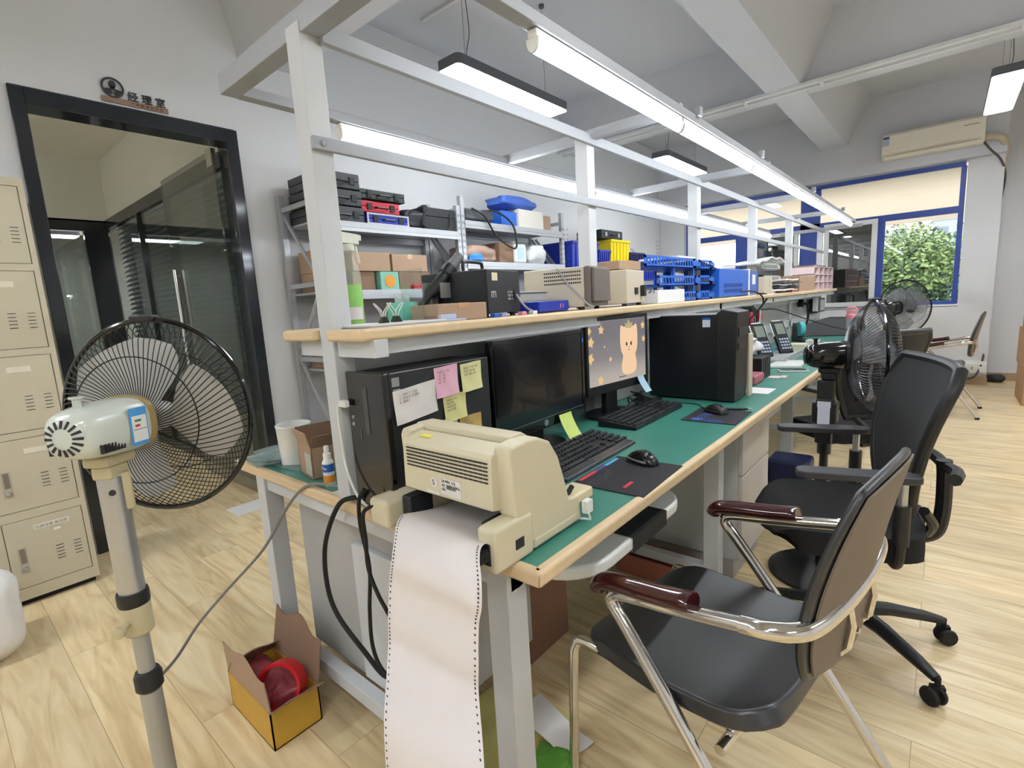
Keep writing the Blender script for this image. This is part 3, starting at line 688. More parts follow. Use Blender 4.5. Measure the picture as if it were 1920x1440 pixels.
tag(obj('stand_off_box', B().box(-1.1, -1.08, 2.4, 2.74, ZS, ZS+.065).box(-1.2, -1.1, 2.4, 2.74, ZS, ZS+.05), mat('white_foam', '#dfe1e3', .7), bevel=.003), 'low white box open at one end on the shelf edge', 'box')
# blue document trays
def tray(z, y0, y1, x0, x1, t):
    b = B().box(x0, x1, y0, y1, z, z+.003).box(x0, x0+.003, y0, y1, z, z+.02)
    # slotted side wall facing the walkway
    yy = [y0, y1-.05]
    X = x1-.003
    b.box(X, x1, y0, y1-.04, z, z+.012).box(X, x1, y0, y1-.06, z+.04, z+.052).box(X, x1, y0, y0+.02, z, z+.052)
    k = y0+.02
    while k < y1-.08:
        b.prism([(X, k+.01, z+.01), (X, k+.022, z+.01), (X, k+.012, z+.042), (X, k, z+.042)], (.003, 0, 0)); k += .036
    b.prism([(X, y1-.09, z), (X, y1-.04, z), (X, y1, z+.02), (X, y1, z+.035), (X, y1-.06, z+.052), (X, y1-.09, z+.052)], (.003, 0, 0))
    b.box(x0, x1, y1-.003, y1, z, z+.012)
    return b
t = thing('document_tray', 'bright blue three tier slotted document tray', 'document tray', (0, 0, 0))
for i, (z, y0, y1) in enumerate(((ZS, 2.62, 3.02), (ZS+.085, 2.42, 3.0), (ZS+.18, 2.28, 2.98))):
    obj('tray_tier', tray(z, y0, y1, -1.36, -1.09, t), BLUEM, t)
b = B()
for x in (-1.34, -1.11): 
    for y in (2.66, 2.94): b.box(x-.005, x+.005, y-.012, y+.012, ZS+.03, ZS+.21)
obj('riser', b, BLUEM, t)
t = thing('document_tray', 'second blue slotted tray stack behind the first, overflowing with dark papers', 'document tray', (0, 0, 0))
for i, z in enumerate((ZS, ZS+.09, ZS+.18)):
    obj('tray_tier', tray(z, 3.03, 3.3, -1.38, -1.11, t), BLUEM, t)
obj('riser', B().box(-1.36, -1.35, 3.1, 3.2, ZS, ZS+.2), BLUEM, t)
DP = mat('dark_folder', '#3b3e4a', .4)
for i, z in enumerate((ZS+.095, ZS+.2)):
    tag(obj('folder', B().sheet(lambda u, v: (-1.36+.25*v, 2.98+.42*u, z+.006+.012*math.sin(u*4+i)-.02*u*u), 8, 3, .008), DP), ['dark folder sticking out of the middle blue tray', 'dark folder sticking out of the top blue tray'][i], 'folder')
for i, z in enumerate((ZS+.006, ZS+.235)):
    tag(obj('paper_stack', B().box(-1.35, -1.12, 2.75, 3.0, z, z+.012), PAPER), ['white papers in the lowest blue tray', 'white papers lying on top of the blue trays'][i], 'papers')
# blue power equipment
t = thing('control_unit', 'large bright blue control unit with white front edge', 'instrument', (-1.19, 3.75, ZS))
obj('cabinet', B().box(-.13, .1, -.42, .2, .006, .185), BLUEM, t, .004)
obj('front_bezel', B().box(-.135, .105, .2, .225, .0, .19), WHT, t, .002)
obj('front_panel', B().box(-.12, .095, .225, .23, .01, .18), mat('panel_blue', '#3f66b8', .45), t)
b = B()
for k in range(22):
    for zz in (.03, .065): b.box(.1002, .1008, -.33+k*.018, -.32+k*.018, zz, zz+.025)
obj('vent_slots', b, mat('dark_blue_slot', '#123c86', .6), t)
obj('side_panel', B().box(.101, .1075, .24, .42, .01, .175), MATS['panel_blue'], t)
obj('label_plate', B().box(.1078, .1085, .27, .35, .08, .15), WHT, t)
tag(obj('relay_box', B().box(-1.1, -1.06, 4.25, 4.5, ZS, ZS+.135).box(-1.06, -1.058, 4.4, 4.47, ZS+.07, ZS+.12), [KR], bevel=.003), 'small cream meter box beside the blue control unit', 'meter')
tag(obj('white_card', B().prism([(-1.08, 4.5, ZS), (-1.08, 4.7, ZS), (-1.1, 4.52, ZS+.1)], (-.003, 0, 0)), PAPER), 'folded white card standing beside the cream meter box', 'card')
# grey paper trays, heap
t = thing('document_tray', 'light grey slotted document tray piled with papers', 'document tray', (0, 0, 0))
GT = mat('light_grey_plastic', '#a9adad', .5)
for z, a, c in ((ZS, 4.6, 5.2), (ZS+.1, 4.55, 5.15), (ZS+.2, 4.5, 5.1)): obj('tray_tier', tray(z, a, c, -1.38, -1.14, t), GT, t)
obj('riser', B().box(-1.36, -1.35, 4.7, 4.9, ZS, ZS+.24), GT, t)
tag(obj('bubble_envelope', B().sheet(lambda u, v: (-1.4+.28*v, 4.35+.9*u, ZS+.235+.06*math.sin(u*2.6)*(.5+.5*v)+.008*math.sin(u*19)), 14, 5, .01), mat('bubble_film', '#cdd2d4', .25, bump=.8, bscale=90)), 'bubble wrap envelope on top of the grey tray stack', 'envelope')
r = random.Random(3)
for k in range(14):
    y = 4.72+k*.055; z = ZS+.002+(k % 5)*.022; c_ = [PAPER, MATS['dark_folder'], GT, mat('brown_sample', '#6d5648', .6), PAPER][k % 5]
    o = obj('paper_sheet', B().sheet(lambda u, v: (-.11+.16*v, -.1+.2*u, .004*math.sin(4*u+k)), 4, 3, .012), c_)
    o.location = (-1.1, y, z+.014); o.rotation_euler = (.0, -.05, r.uniform(-.4, .4))
    tag(o, 'loose sheet or sample in the untidy heap past the grey trays', 'papers', 'heap of sheets past the grey trays')
tag(obj('red_clip_box', B().box(-1.06, -1.04, 5.1, 5.22, ZS, ZS+.02), RED, bevel=.003), 'small red box at the shelf edge before the far carton', 'box')
carton(-1.2, -1.05, 5.45, 6.2, ZS, ZS+.15, 'brown carton near the far end of the upper shelf', CARD, tape='x')
t = thing('drawer_organiser', 'pale pink organiser with rows of open compartments at the far shelf end', 'organiser', (-1.2, 6.85, ZS))
PP = mat('pale_pink_plastic', '#e2ced2', .45)
b = B().box(-.12, .12, .595, .6, 0, .25).box(-.12, -.115, -.6, .6, 0, .25)
for k in range(4): b.box(-.12, .13, -.6, .6, k*.082, k*.082+.008)
for k in range(5): b.box(-.12, .13, -.6+k*.297, -.588+k*.297, 0, .25)
obj('shelving', b, PP, t)
obj('top_tray', B().box(-.1, .13, -.6, .1, .256, .266), DKP, t)
# small stuff on the near shelf under the beige boxes
for i, (x, y, c_) in enumerate(((-1.075, 1.19, BLUEM), (-1.075, 1.225, mat('lilac_plastic', '#8f93c9', .4)), (-1.07, 1.32, PINK), (-1.07, 1.38, WHT))):
    tag(obj('small_part', B().cbox((x, y, ZS+.006), (.02, .024, .012)), c_, bevel=.002), ['tiny blue part on the shelf edge', 'tiny lilac part on the shelf edge', 'tiny pink part by the black power supply', 'tiny white part by the black power supply'][i], 'small part')
# ================================================================ DESKTOP (mat surface z .749)
ZD = .7485
# tower PC 1
t = thing('computer_tower', 'glossy black computer tower covered with sticky notes', 'computer', (-1.08, .905, ZD))
obj('case', B().box(-.075, .08, -.19, .16, .012, .353), BLKM, t, .003)
b = B().box(-.078, .083, -.208, -.19, .008, .356)
obj('front_bezel', b, BLKG, t, .004)
b = B().box(-.005, .012, -.2095, -.208, .2, .32).box(-.03, -.025, -.2095, -.208, .18, .21).box(.04, .044, -.2095, -.208, .03, .07)
obj('front_trim', b, mat('grey_gloss', '#3e4044', .15), t)
b = B()
for z in (.222, .24): b.cyl((-.055, -.212, z), (-.055, -.208, z), .005, n=14)
obj('audio_jack', b, SILV, t)
obj('side_badge', B().box(.0802, .0812, -.182, -.16, .32, .342).box(.0802, .0812, -.18, -.158, .292, .314), mat('grey_badge', '#85898c', .35), t)
b = B()
for x in (-.06, .06):
    for y in (-.17, .14): b.box(x-.012, x+.012, y-.015, y+.015, 0, .012)
obj('foot', b, RUBBER, t)
obj('top_edge', B().box(.0795, .0815, -.185, .155, .3525, .3545), SILV, t, label='bright steel top edge')
XT = -.9985
def note(y0, y1, z0, z1, m, label, lines=3, curl=.006, skew=0, name='sticky_note', txt=None):
    t = thing(name, label, 'note', (XT, y0, ZD+z0), 0, 'notes stuck on the tower side')
    W_, Hh = y1-y0, z1-z0
    fn = lambda u, v: (.0014+curl*(1-v)**2*(.5+.5*math.sin(3*u+skew*40))+.001*math.sin(9*u+5*v), W_*u, Hh*v+skew*(u-.5))
    obj('paper', B().sheet(fn, 10, 8, .0004), m, t, ang=80)
    if txt:
        text('handwriting', txt, .009, mat('pencil_grey', '#77756c', .8), t, (curl*.4+.0035, W_*.1, Hh*.8+skew*-.3), (0, 1, skew/W_), (0, 0, 1), .0001)
    return t
YN = mat('yellow_note', '#d9d59c', .85); PN = mat('pink_note', '#e0afc2', .85); GN = mat('green_note', '#b8d2a8', .85); ON = mat('tan_note', '#b79a5c', .85, var=.2)
note(.722, .857, .232, .315, mat('crumpled_white', '#d6d1cc', .8, bump=.6, bscale=30), 'crumpled white note with printed lines, left of the pink note', curl=.008, txt='1. 1245 7  1. 05\n3. 1245 8  4. 086\nA. 4800', skew=.012)
note(.856, .938, .27, .35, PN, 'pink note with pencil columns near the tower top', txt='MAC ii  44\n14   30\n46   28\n44   55', skew=.004)
note(.95, 1.03, .27, .348, YN, 'pale yellow note at the top right of the tower side', txt='8:00-17:30 102\n9:30 100-40\n192.168.1.20', skew=.004)
note(.88, .962, .2, .27, mat('yellow_note_b', '#d4cf90', .85), 'yellow note directly below the pink note', txt='admin 111\nlab 741\nserial 48\nport 302', skew=.004)
note(.842, .925, .145, .208, GN, 'pale green note above the printer', txt='WIFI 7488 C 03\n> 74-14 01')
note(.935, 1.018, .13, .202, ON, 'stained tan note beside the green note', txt='84 7/\n44-13 22\n70 21', curl=.012)
t = thing('usb_plug', 'white charging plug and cable at the tower front', 'cable', (-1.155, .69, ZD+.275))
obj('plug', B().box(-.014, .018, -.014, 0, -.009, .009), WHT, t, .003)
obj('cable', B().tube(smooth_path([(-.014, -.008, 0), (-.027, -.008, -.012), (-.03, -.008, -.05), (-.026, -.008, -.1), (-.02, -.01, -.15), (.0, -.012, -.2), (.04, -.015, -.243), (.1, -.015, -.262), (.16, -.01, -.268)]), .0035, 8), WHT, t)
# monitors
def monitor(p0, p1, z0, z1, label, screen, gloss=False, lower=.02, base=True, deep=.05):
    p0 = Vector((*p0, 0)); p1 = Vector((*p1, 0)); d = p1-p0; L = d.length; ang = math.degrees(math.atan2(d.y, d.x))-90
    t = thing('monitor', label, 'monitor', ((p0.x+p1.x)/2, (p0.y+p1.y)/2, ZD), ang)
    h = z1-ZD; l0 = z0-ZD
    obj('housing', B().box(-deep*.5, -.002, -L/2, L/2, l0, h).box(-deep, -deep*.5, -L*.36, L*.36, l0+.05, h-.05), BLKG if gloss else BLK, t, .006, 3)
    b = B(); e = .016
    for a in ((-L/2, L/2, l0, l0+e+lower), (-L/2, L/2, h-e, h), (-L/2, -L/2+e, l0, h), (L/2-e, L/2, l0, h)): b.box(-.004, .002, *a)
    obj('bezel', b, BLKG if gloss else BLK, t, .002)
    obj('screen', B().box(-.003, -.0008, -L/2+e, L/2-e, l0+e+lower, h-e), screen, t)
    obj('stand_neck', B().box(-.07, -.04, -.04, .04, .01, l0+.1), BLK, t, .004)
    b = B().prism([(.095*math.cos(a*PI/16)-.05, .13*math.sin(a*PI/16), 0) for a in range(32)], (0, 0, .014))
    obj('stand_base', b, BLKG if gloss else BLK, t, .004)
    return t, L, l0, h
SCROFF = mat('dark_screen', '#0a0c12', .18, var=.05, coat=.2)
t, L, l0, h = monitor((-1.01, 1.09), (-1.02, 1.61), .825, 1.145, 'wide black monitor with a dark screen, nearest the tower', SCROFF, True)
b = B().lathe([(.012, 0), (.012, .001)], (.002, 0, l0+.018), (1, 0, 0), n=16); o = obj('badge', b, SILV, t); 
obj('corner_sticker', B().box(.0021, .0025, L/2-.012, L/2-.005, h-.05, h-.035), BLUEM, t)
# lit wallpaper screen (gives off its own light)
def scr_mat():
    m = bpy.data.materials.new('lit_screen'); m.use_nodes = True; n = m.node_tree.nodes; l = m.node_tree.links; p = n['Principled BSDF']
    tc = n.new('ShaderNodeTexCoord'); sp = n.new('ShaderNodeSeparateXYZ'); l.new(tc.outputs['Object'], sp.inputs[0])
    mr = n.new('ShaderNodeMapRange'); mr.inputs[1].default_value = .1; mr.inputs[2].default_value = .36; l.new(sp.outputs[2], mr.inputs[0])
    cr = n.new('ShaderNodeValToRGB'); e = cr.color_ramp.elements
    e[0].color = (*srgb('#bcae9e'), 1); e[1].color = (*srgb('#6d6a70'), 1); q = e.new(.35); q.color = (*srgb('#a79f99'), 1); q = e.new(.6); q.color = (*srgb('#807a7c'), 1)
    l.new(mr.outputs[0], cr.inputs[0]); l.new(cr.outputs[0], p.inputs['Emission Color']); p.inputs['Emission Strength'].default_value = .36
    p.inputs['Base Color'].default_value = (.02, .02, .02, 1); p.inputs['Roughness'].default_value = .3
    return m
t, L, l0, h = monitor((-1.06, 1.69), (-1.012, 2.13), .865, 1.178, 'monitor showing a cream animal and gold stars wallpaper', scr_mat())
EM = lambda nm, c, s=.36: mat(nm, '#050505', .4, emit=s, ecol=c)
CR = EM('screen_cream', '#ecc7a0'); GO = EM('screen_gold', '#e2bd83'); DKS = EM('screen_dark', '#4a302a', .3); GOL = EM('screen_olive', '#b7a87a')
def starp(cy, cz, r, rot=0, k=5):
    return [(.0002, cy+(r if i % 2 == 0 else r*.55)*math.sin(rot+i*PI/k), cz+(r if i % 2 == 0 else r*.55)*math.cos(rot+i*PI/k)) for i in range(2*k)]
b = B()
for cy, cz, rr_, ro in ((-.19, l0+.215, .024, .2), (-.195, l0+.15, .026, .5), (-.12, l0+.26, .02, .1), (-.06, l0+.135, .012, .4), (.19, l0+.2, .016, .3), (.185, l0+.26, .018, 0), (-.13, l0+.055, .022, .2), (-.2, l0+.26, .018, .3), (.02, l0+.1, .006, 0), (-.1, l0+.19, .006, 0)):
    b.prism(starp(cy, cz, rr_, ro), (.0004, 0, 0))
obj('star_picture', b, GO, t)
ay, az = .075, l0+.2
pts = [(-.062, .05), (-.056, .07), (-.036, .062), (0, .066), (.036, .062), (.056, .07), (.064, .05), (.066, .0), (.06, -.04), (.048, -.06), (.056, -.09), (.054, -.125), (.03, -.142), (-.03, -.142), (-.052, -.125), (-.052, -.09), (-.044, -.06), (-.056, -.04), (-.064, 0)]
P_ = smooth_path([(.0002, ay+x, az+z) for x, z in pts], 3, True)
obj('animal_picture', B().prism(P_, (.0006, 0, 0)), CR, t)
obj('crown_picture', B().prism([(.0009, ay-.022, az+.055), (.0009, ay+.022, az+.055), (.0009, ay+.028, az+.08), (.0009, ay+.012, az+.073), (.0009, ay, az+.095), (.0009, ay-.012, az+.073), (.0009, ay-.028, az+.08)], (.0003, 0, 0)), GOL, t)
b = B()
for q in (-.018, .016): b.prism([(.0009, ay+q+.006*math.cos(a*PI/6), az-.012+.009*math.sin(a*PI/6)) for a in range(12)], (.0004, 0, 0))
b.prism([(.0009, ay-.004, az-.024), (.0009, ay+.003, az-.024), (.0009, ay, az-.029)], (.0004, 0, 0)).box(.0009, .0013, ay-.007, ay+.006, az-.039, az-.036)
b.box(.0009, .0013, -.0+.0, .05, l0+.05, l0+.053).box(.0009, .0013, 0, .003, l0+.05, l0+.058)
obj('face_picture', b, DKS, t)
# sticky notes hanging from the monitors
def hang_note(loc, rot, w_, h_, m, label):
    o = obj('sticky_note', B().sheet(lambda u, v: (.004+.035*(1-v)**1.5, w_*(u-.5)+.012*(1-v), -h_*(1-v)), 6, 10, .0005), m, ang=80)
    o.location = loc; o.rotation_euler = (0, 0, math.radians(rot)); tag(o, label, 'note')
hang_note((-1.008, 1.45, .857), 0, .075, .085, mat('lime_note', '#cfe07e', .85), 'lime green sticky note hanging from the dark monitor')
hang_note((-1.012, 2.05, .905), -5, .05, .07, mat('blue_note', '#a9c9dd', .85), 'pale blue sticky note hanging from the lit monitor')
tag(obj('sticky_note', B().sheet(lambda u, v: (-.95+.06*u, 1.5+.09*v, .7505+.006*math.sin(3*u)), 5, 5, .0005), mat('yellow_note_c', '#d8d56c', .85)), 'yellow note lying on the mat behind the near keyboard', 'note')
tag(obj('paper_sheet', B().box(-1.02, -.93, 1.26, 1.46, .7487, .7515), mat('cream_paper', '#ddd6b8', .8)), 'cream papers under the dark monitor', 'papers')
# keyboards
def keyboard(loc, rot, L, D, label, slim=False, m=None):
    t = thing('keyboard', label, 'keyboard', loc, rot)
    M_ = m or BLK
    b = B().prism([(-D/2, -L/2, 0), (D/2, -L/2, 0), (D/2, -L/2, .014), (-D/2, -L/2, .028)], (0, L, 0))
    obj('keyboard_body', b, M_, t, .004)
    if not slim:
        obj('wrist_rest', B().prism([(D/2, -L/2, 0), (D/2+.03, -L/2+.01, .0), (D/2+.026, -L/2+.01, .01), (D/2, -L/2, .016)], (0, L-.01, 0)), mat('dark_grey_gloss', '#3c3e41', .2), t, .003)
    b = B(); Z = lambda x: .028-.014*(x+D/2)/D
    rows = [-D/2+.014+i*(D-.026)/5 for i in range(6)]
    for i, x in enumerate(rows):
        y = -L/2+.012
        segs = [(L*.64, .0175), (L*.14, .0175), (L*.18, .0175)]
        for si, (sl, kw) in enumerate(segs):
            yy = -L/2+.012+[0, L*.665, L*.815][si]; end = yy+sl
            if si == 1 and i in (3,): continue
            if si == 1 and i == 4: yy += .018; end = yy+.018
            while yy+.010 < end:
                wk = kw
                if i == 5 and si == 0 and abs(yy-(-L/2+.012+.0195*3)) < .004: wk = .1
                b.cbox((x, yy+wk/2, Z(x)+.003), (.0155, wk-.0025, .007)); yy += wk+.002
    obj('keys', b, mat('key_black', '#34363b', .4), t, .0015, 1)['kind'] = 'stuff'
    return t
keyboard((-.885, 1.33, ZD), 2, .45, .15, 'black keyboard beside the printer, near the glossy mouse')
t2 = keyboard((-.95, 1.945, ZD), 1, .47, .165, 'black keyboard in front of the lit monitor', True, BLK)
# mouse pads and mice
t = thing('mouse_pad', 'dark mouse pad with red and blue marks, under the glossy mouse', 'mouse pad', (-.66, 1.255, ZD), 2)
obj('pad', B().box(-.105, .105, -.135, .145, 0, .003), mat('dark_pad', '#26252a', .8, var=.2, scale=8), t, .001)
b = B().box(-.1, -.088, -.11, -.02, .003, .0034).box(.03, .04, -.1, -.05, .003, .0034)
obj('red_mark', b, mat('pad_red', '#d43a4a', .7), t)
obj('blue_mark', B().box(-.1, -.088, .04, .12, .003, .0034), mat('pad_blue', '#5aa7e0', .7), t)
obj('violet_mark', B().box(-.1, -.09, -.02, .04, .003, .0034), mat('pad_violet', '#5a4b9a', .7), t)
text('print', 'Ctrl  Esc   Fn+F1   Alt+Tab\nSel  Home  Copy  Paste\nStart  Lock  Run', .012, mat('pad_print', '#55525a', .8), t, (-.06, -.12, .0032), (0, 1, 0), (-1, 0, 0), .0001)
def mouse(loc, rot, label, gloss):
    t = thing('computer_mouse', label, 'mouse', loc, rot)
    rings = []
    for i in range(15):
        u = i/14; y = -.055+.11*u; w_ = .031*max(.04, math.sin(PI*(.06+.88*u)))**.45*(1-.08*math.sin(PI*u)); hh = .038*max(.03, math.sin(PI*(.03+.94*u**.85)))**.6
        rings.append([(w_*math.copysign(abs(math.cos(a))**.8, math.cos(a)), y, max(0, math.sin(a))**.75*hh) for a in [PI*k/12 for k in range(13)]]+[(-w_*.9, y, 0), (w_*.9, y, 0)])
    b = B().ring(rings)
    obj('mouse_shell', b, mat('mouse_gloss', '#121315', .25) if gloss else BLK, t, ang=70)
    obj('side_band', B().tube([(r_[0][0]+.0005, r_[0][1], .01) for r_ in rings[2:13]], .004, 8).tube([(-r_[0][0]-.0005, r_[0][1], .01) for r_ in rings[2:13]], .004, 8), SILV if gloss else BLKM, t)
    obj('scroll_wheel', B().lathe([(.008, -.003), (.009, 0), (.008, .003)], (0, -.03, .028), (1, 0, 0), n=16), RUBBER, t)
    return t
mouse((-.675, 1.375, ZD+.0034), 70, 'large glossy black mouse with a silver rim', True)
t = thing('mouse_pad', 'mouse pad with blue swirls under the matt mouse', 'mouse pad', (-.68, 2.07, ZD), 2)
obj('pad', B().box(-.11, .1, -.12, .13, 0, .003), mat('blue_black_pad', '#23242c', .8, var=.1), t, .001)
b = B()
for k in range(4): b.tube([(.02+(.05+.012*k)*math.cos(a*PI/20+2.4), -.02+(.06+.012*k)*math.sin(a*PI/20+2.4), .003) for a in range(18)], .0012, 6)
b.lathe([(.022, 0), (.022, .0006)], (-.055, -.085, .003)).box(-.06, -.01, .06, .12, .003, .0035)
obj('swirl_print', b, mat('pad_blue_print', '#3f5fb8', .7), t)
mouse((-.705, 2.12, ZD+.0034), 60, 'small matt black mouse on the blue swirl pad', False)
t = thing('pen', 'black and silver pen on the mat beside the matt mouse', 'pen', (-.655, 2.21, ZD+.006), -62)
obj('barrel', B().lathe([(.0045, -.06), (.0055, -.03), (.0055, .04), (.003, .052)], (0, 0, 0), (0, 1, 0), 14), BLK, t)
obj('clip_and_tip', B().lathe([(.001, .07), (.0045, .052)], (0, 0, 0), (0, 1, 0), 12).lathe([(.0048, -.075), (.0048, -.06)], (0, 0, 0), (0, 1, 0), 12), SILV, t)
# tower PC 2
t = thing('computer_tower', 'large black computer tower with a blue sticker, in the middle of the bench', 'computer', (-.9, 2.43, ZD))
obj('case', B().box(-.21, .12, -.075, .095, .008, .40), NAVY, t, .004)
obj('front_bezel', B().prism([(.12, -.08, .004), (.2, -.08, .004), (.21, -.08, .41), (.14, -.08, .425), (.115, -.08, .405)], (0, .18, 0)), BLK, t, .006)
obj('top_edge', B().box(-.2, .11, -.074, .09, .4005, .403), mat('pale_grey_edge', '#9da0a5', .4), t)  # pale grey plate across the case top
obj('drive_bay', B().box(.208, .212, -.06, .08, .3, .34).box(.206, .211, -.06, .08, .24, .27), mat('dark_bay', '#2b2a27', .4), t)
obj('sticker', B().box(.055, .09, -.0765, -.0755, .345, .385), mat('white_blue_sticker', '#d3dcec', .5), t)
obj('sticker_band', B().box(.055, .09, -.0768, -.0764, .378, .387), BLUEM, t)
obj('rear_plate', B().box(.2, .212, .1, .16, 0, .3), KR, t, .003)
# cables under monitor 2
b = B(); r = random.Random(5)
for k in range(6):
    pts = [(-1.04+.03*r.random(), 2.0+.05*r.random(), .75+.1*r.random())]
    for q in range(5): pts.append((-1.08+.1*r.random(), 1.95+.3*r.random(), .756+.07*r.random()*(q % 2)))
    b.tube(smooth_path(pts, 6), .0035, 6)
tag(obj('cable_tangle', b, BLK), 'tangle of black cables under the lit monitor', 'cables', None, 'stuff')
b = B().tube(smooth_path([(-.97, 1.2, .752), (-.95, 1.28, .775), (-.955, 1.36, .76), (-.98, 1.42, .752), (-1.0, 1.5, .755)]), .003, 6)
tag(obj('keyboard_cable', b, BLK), 'thin black cable looping behind the near keyboard', 'cable')
tag(obj('mouse_cable', B().tube(smooth_path([(-.745, 2.14, .76), (-.79, 2.2, .752), (-.83, 2.25, .752), (-.9, 2.26, .752), (-.95, 2.25, .752)]), .002, 6), BLK), 'thin cable from the matt mouse to the tower', 'cable')
# ---- dot matrix printer
t = thing('dot_matrix_printer', 'beige dot matrix printer feeding a long sheet over the bench end', 'printer', (0, 0, ZD))
X0, X1 = -.945, -.61
prof = [(.745, .02), (.745, .07), (.7, .09), (.694, .218), (.70, .232), (.745, .235), (.785, .232), (.822, .215), (.85, .175), (.868, .125), (.885, .07), (.925, .062), (.93, .012), (.86, .002), (.855, .016), (.76, .02)]
for nm, x0, x1 in (('end_cover', X0, X0+.03), ('end_cover', X1-.045, X1)):
    obj(nm, B().prism([(x0, y, z) for y, z in prof], (x1-x0, 0, 0)), PBEIGE, t, .006, 3)
obj('side_foot', B().box(X1-.045, X1+.004, .632, .75, .0, .09).box(X1-.02, X1+.002, .75, .93, .002, .03), PBEIGE, t, .01, 3)
obj('side_foot', B().box(-1.022, -.95, .64, .76, .0, .068).box(-.97, -.93, .70, .88, .0, .03), PBEIGE, t, .012, 3)
# rear cover with vents
rc = [(.672, .105), (.675, .208), (.682, .216), (.735, .226), (.745, .21), (.735, .1), (.7, .098)]
obj('rear_cover', B().prism([(-.915, y, z) for y, z in rc], (.915-.645, 0, 0)), PBEIGE, t, .004, 3)
obj('top_cover', B().prism([(X0+.0, .742, .222), (X0+.0, .744, .237), (X0+.0, .79, .236), (X0+.0, .83, .21), (X0+.0, .82, .2), (X0+.0, .76, .2)], (X1-.046-X0, 0, 0)), PBEIGE, t, .004, 3)
obj('front_cover', B().prism([(X0+.05, .82, .2), (X0+.05, .838, .205), (X0+.05, .87, .12), (X0+.05, .885, .06), (X0+.05, .86, .05)], (X1-.045-X0-.05, 0, 0)), mat('printer_smoke', '#5d5a50', .3), t)
obj('chassis', B().box(X0+.03, X1-.045, .84, .9, .006, .05).box(X0+.03, X1-.045, .845, .865, .05, .19), BLK, t)
obj('base_plate', B().box(X0+.03, X1-.07, .645, .9, .0, .02), mat('printer_base_grey', '#bdb8a6', .5), t, .003)
b = B()
for k in range(6):
    z = .199-k*.0078
    for i in range(18): b.box(-.899+i*.0138, -.899+i*.0138+.0115, .6722-.0001*k, .676, z, z+.0026)
obj('vent_slots', b, INK, t)
b = B().box(-.79, -.73, .6714, .6728, .113, .149)
obj('rating_label', b, mat('label_white', '#dbd9d2', .5), t)
text('label_lettering', '24-PIN  LQ\nAC 220V 50Hz\nSN', .009, INK, t, (-.787, .6708, .14), (1, 0, 0), (0, 0, 1), .0002)
obj('barcode', B().box(-.772, -.745, .6706, .6712, .127, .135), mat('bar_grey', '#77756e', .5), t)
obj('round_badge', B().lathe([(.011, 0), (.011, .0008)], (-.812, .6722, .135), (0, -1, 0), n=24), MATS['label_white'], t)
text('badge_lettering', 'S', .017, INK, t, (-.817, .6711, .129), (1, 0, 0), (0, 0, 1), .0002)
obj('yellow_sticker', B().box(-.885, -.85, .70, .715, .2205, .2225), mat('yellow_sticker', '#e8df55', .5), t)
obj('thin_label', B().box(-.835, -.797, .6712, .6726, .109, .115), MATS['label_white'], t)
obj('release_lever', B().box(X0+.0, X1-.03, .89, .94, .035, .06).box(X1-.06, X1+.0, .9, .985, .04, .066), mat('lever_cream', '#d9cba6', .45), t, .006, 3)
obj('lever_knob', B().cyl((X1-.02, .9, .064), (X1-.02, .925, .08), .006, n=12), BLK, t)
obj('paper_tractor', B().box(X0+.0, X0+.032, .68, .75, .02, .075), BLKM, t, .006, 3)
obj('paper_tractor', B().box(X1-.058, X1-.046, .66, .75, .03, .085), BLKM, t, .004, 3)
obj('power_socket', B().box(X1-.04, X1-.008, .629, .634, .018, .062), BLK, t, .004)
obj('port_cutout', B().box(X1+.0035, X1+.0055, .69, .715, .03, .05), INK, t)
obj('side_port', B().box(X1+.004, X1+.02, .925, .95, .02, .05), WHT, t, .002)
obj('side_cable', B().tube(smooth_path([(X1+.012, .94, .02), (X1+.014, .943, .0), (X1+.006, .938, -.01+.012), (X1-.02, .92, .004)]), .003, 8), WHT, t)
b = B().tube(smooth_path([(X1-.024, .63, .04), (X1-.03, .605, .035), (X1-.04, .59, .01), (X1-.05, .59, -.04), (X1-.062, .6, -.14), (X1-.068, .61, -.28), (X1-.075, .62, -.45), (X1-.09, .62, -.6), (X1-.14, .64, -.735)], 8), .0065, 10)
o = obj('power_cable', b, RUBBER, t); obj('plug', B().tube([(X1-.024, .632, .04), (X1-.026, .612, .038), (X1-.032, .6, .032), (X1-.04, .59, .018)], [.016, .015, .011, .008], 14), RUBBER, o)
# fan-fold paper: comes out under the rear cover, over the edge, down to the floor
ctrl = [(-.905, .838, .771), (-.905, .80, .774), (-.905, .762, .776), (-.90, .713, .784), (-.88, .66, .802), (-.862, .616, .817), (-.837, .582, .815), (-.803, .548, .797), (-.79, .53, .765), (-.806, .534, .72), (-.803, .522, .65), (-.806, .52, .60), (-.765, .482, .565), (-.724, .442, .525), (-.715, .43, .45), (-.712, .425, .36), (-.715, .43, .25), (-.71, .435, .12), (-.705, .44, .012)]
cp = smooth_path(ctrl, 6)
def pap(u, v):
    x = u*(len(cp)-1); i = min(len(cp)-2, int(x)); q = cp[i].lerp(cp[i+1], x-i)
    return (q.x+.243*v, q.y+.004*math.sin(v*3+u*7), q.z+.006*math.sin(v*PI)*math.sin(u*5))
pb = B().sheet(pap, len(cp)-1, 14, .0006)
t = thing('continuous_paper', 'long white perforated paper sheet hanging from the printer to the floor', 'paper', (0, 0, 0))
obj('sheet', pb, mat('printer_paper', '#dcd5d2', .8, var=.02), t, ang=70)
b = B()
n_ = 74
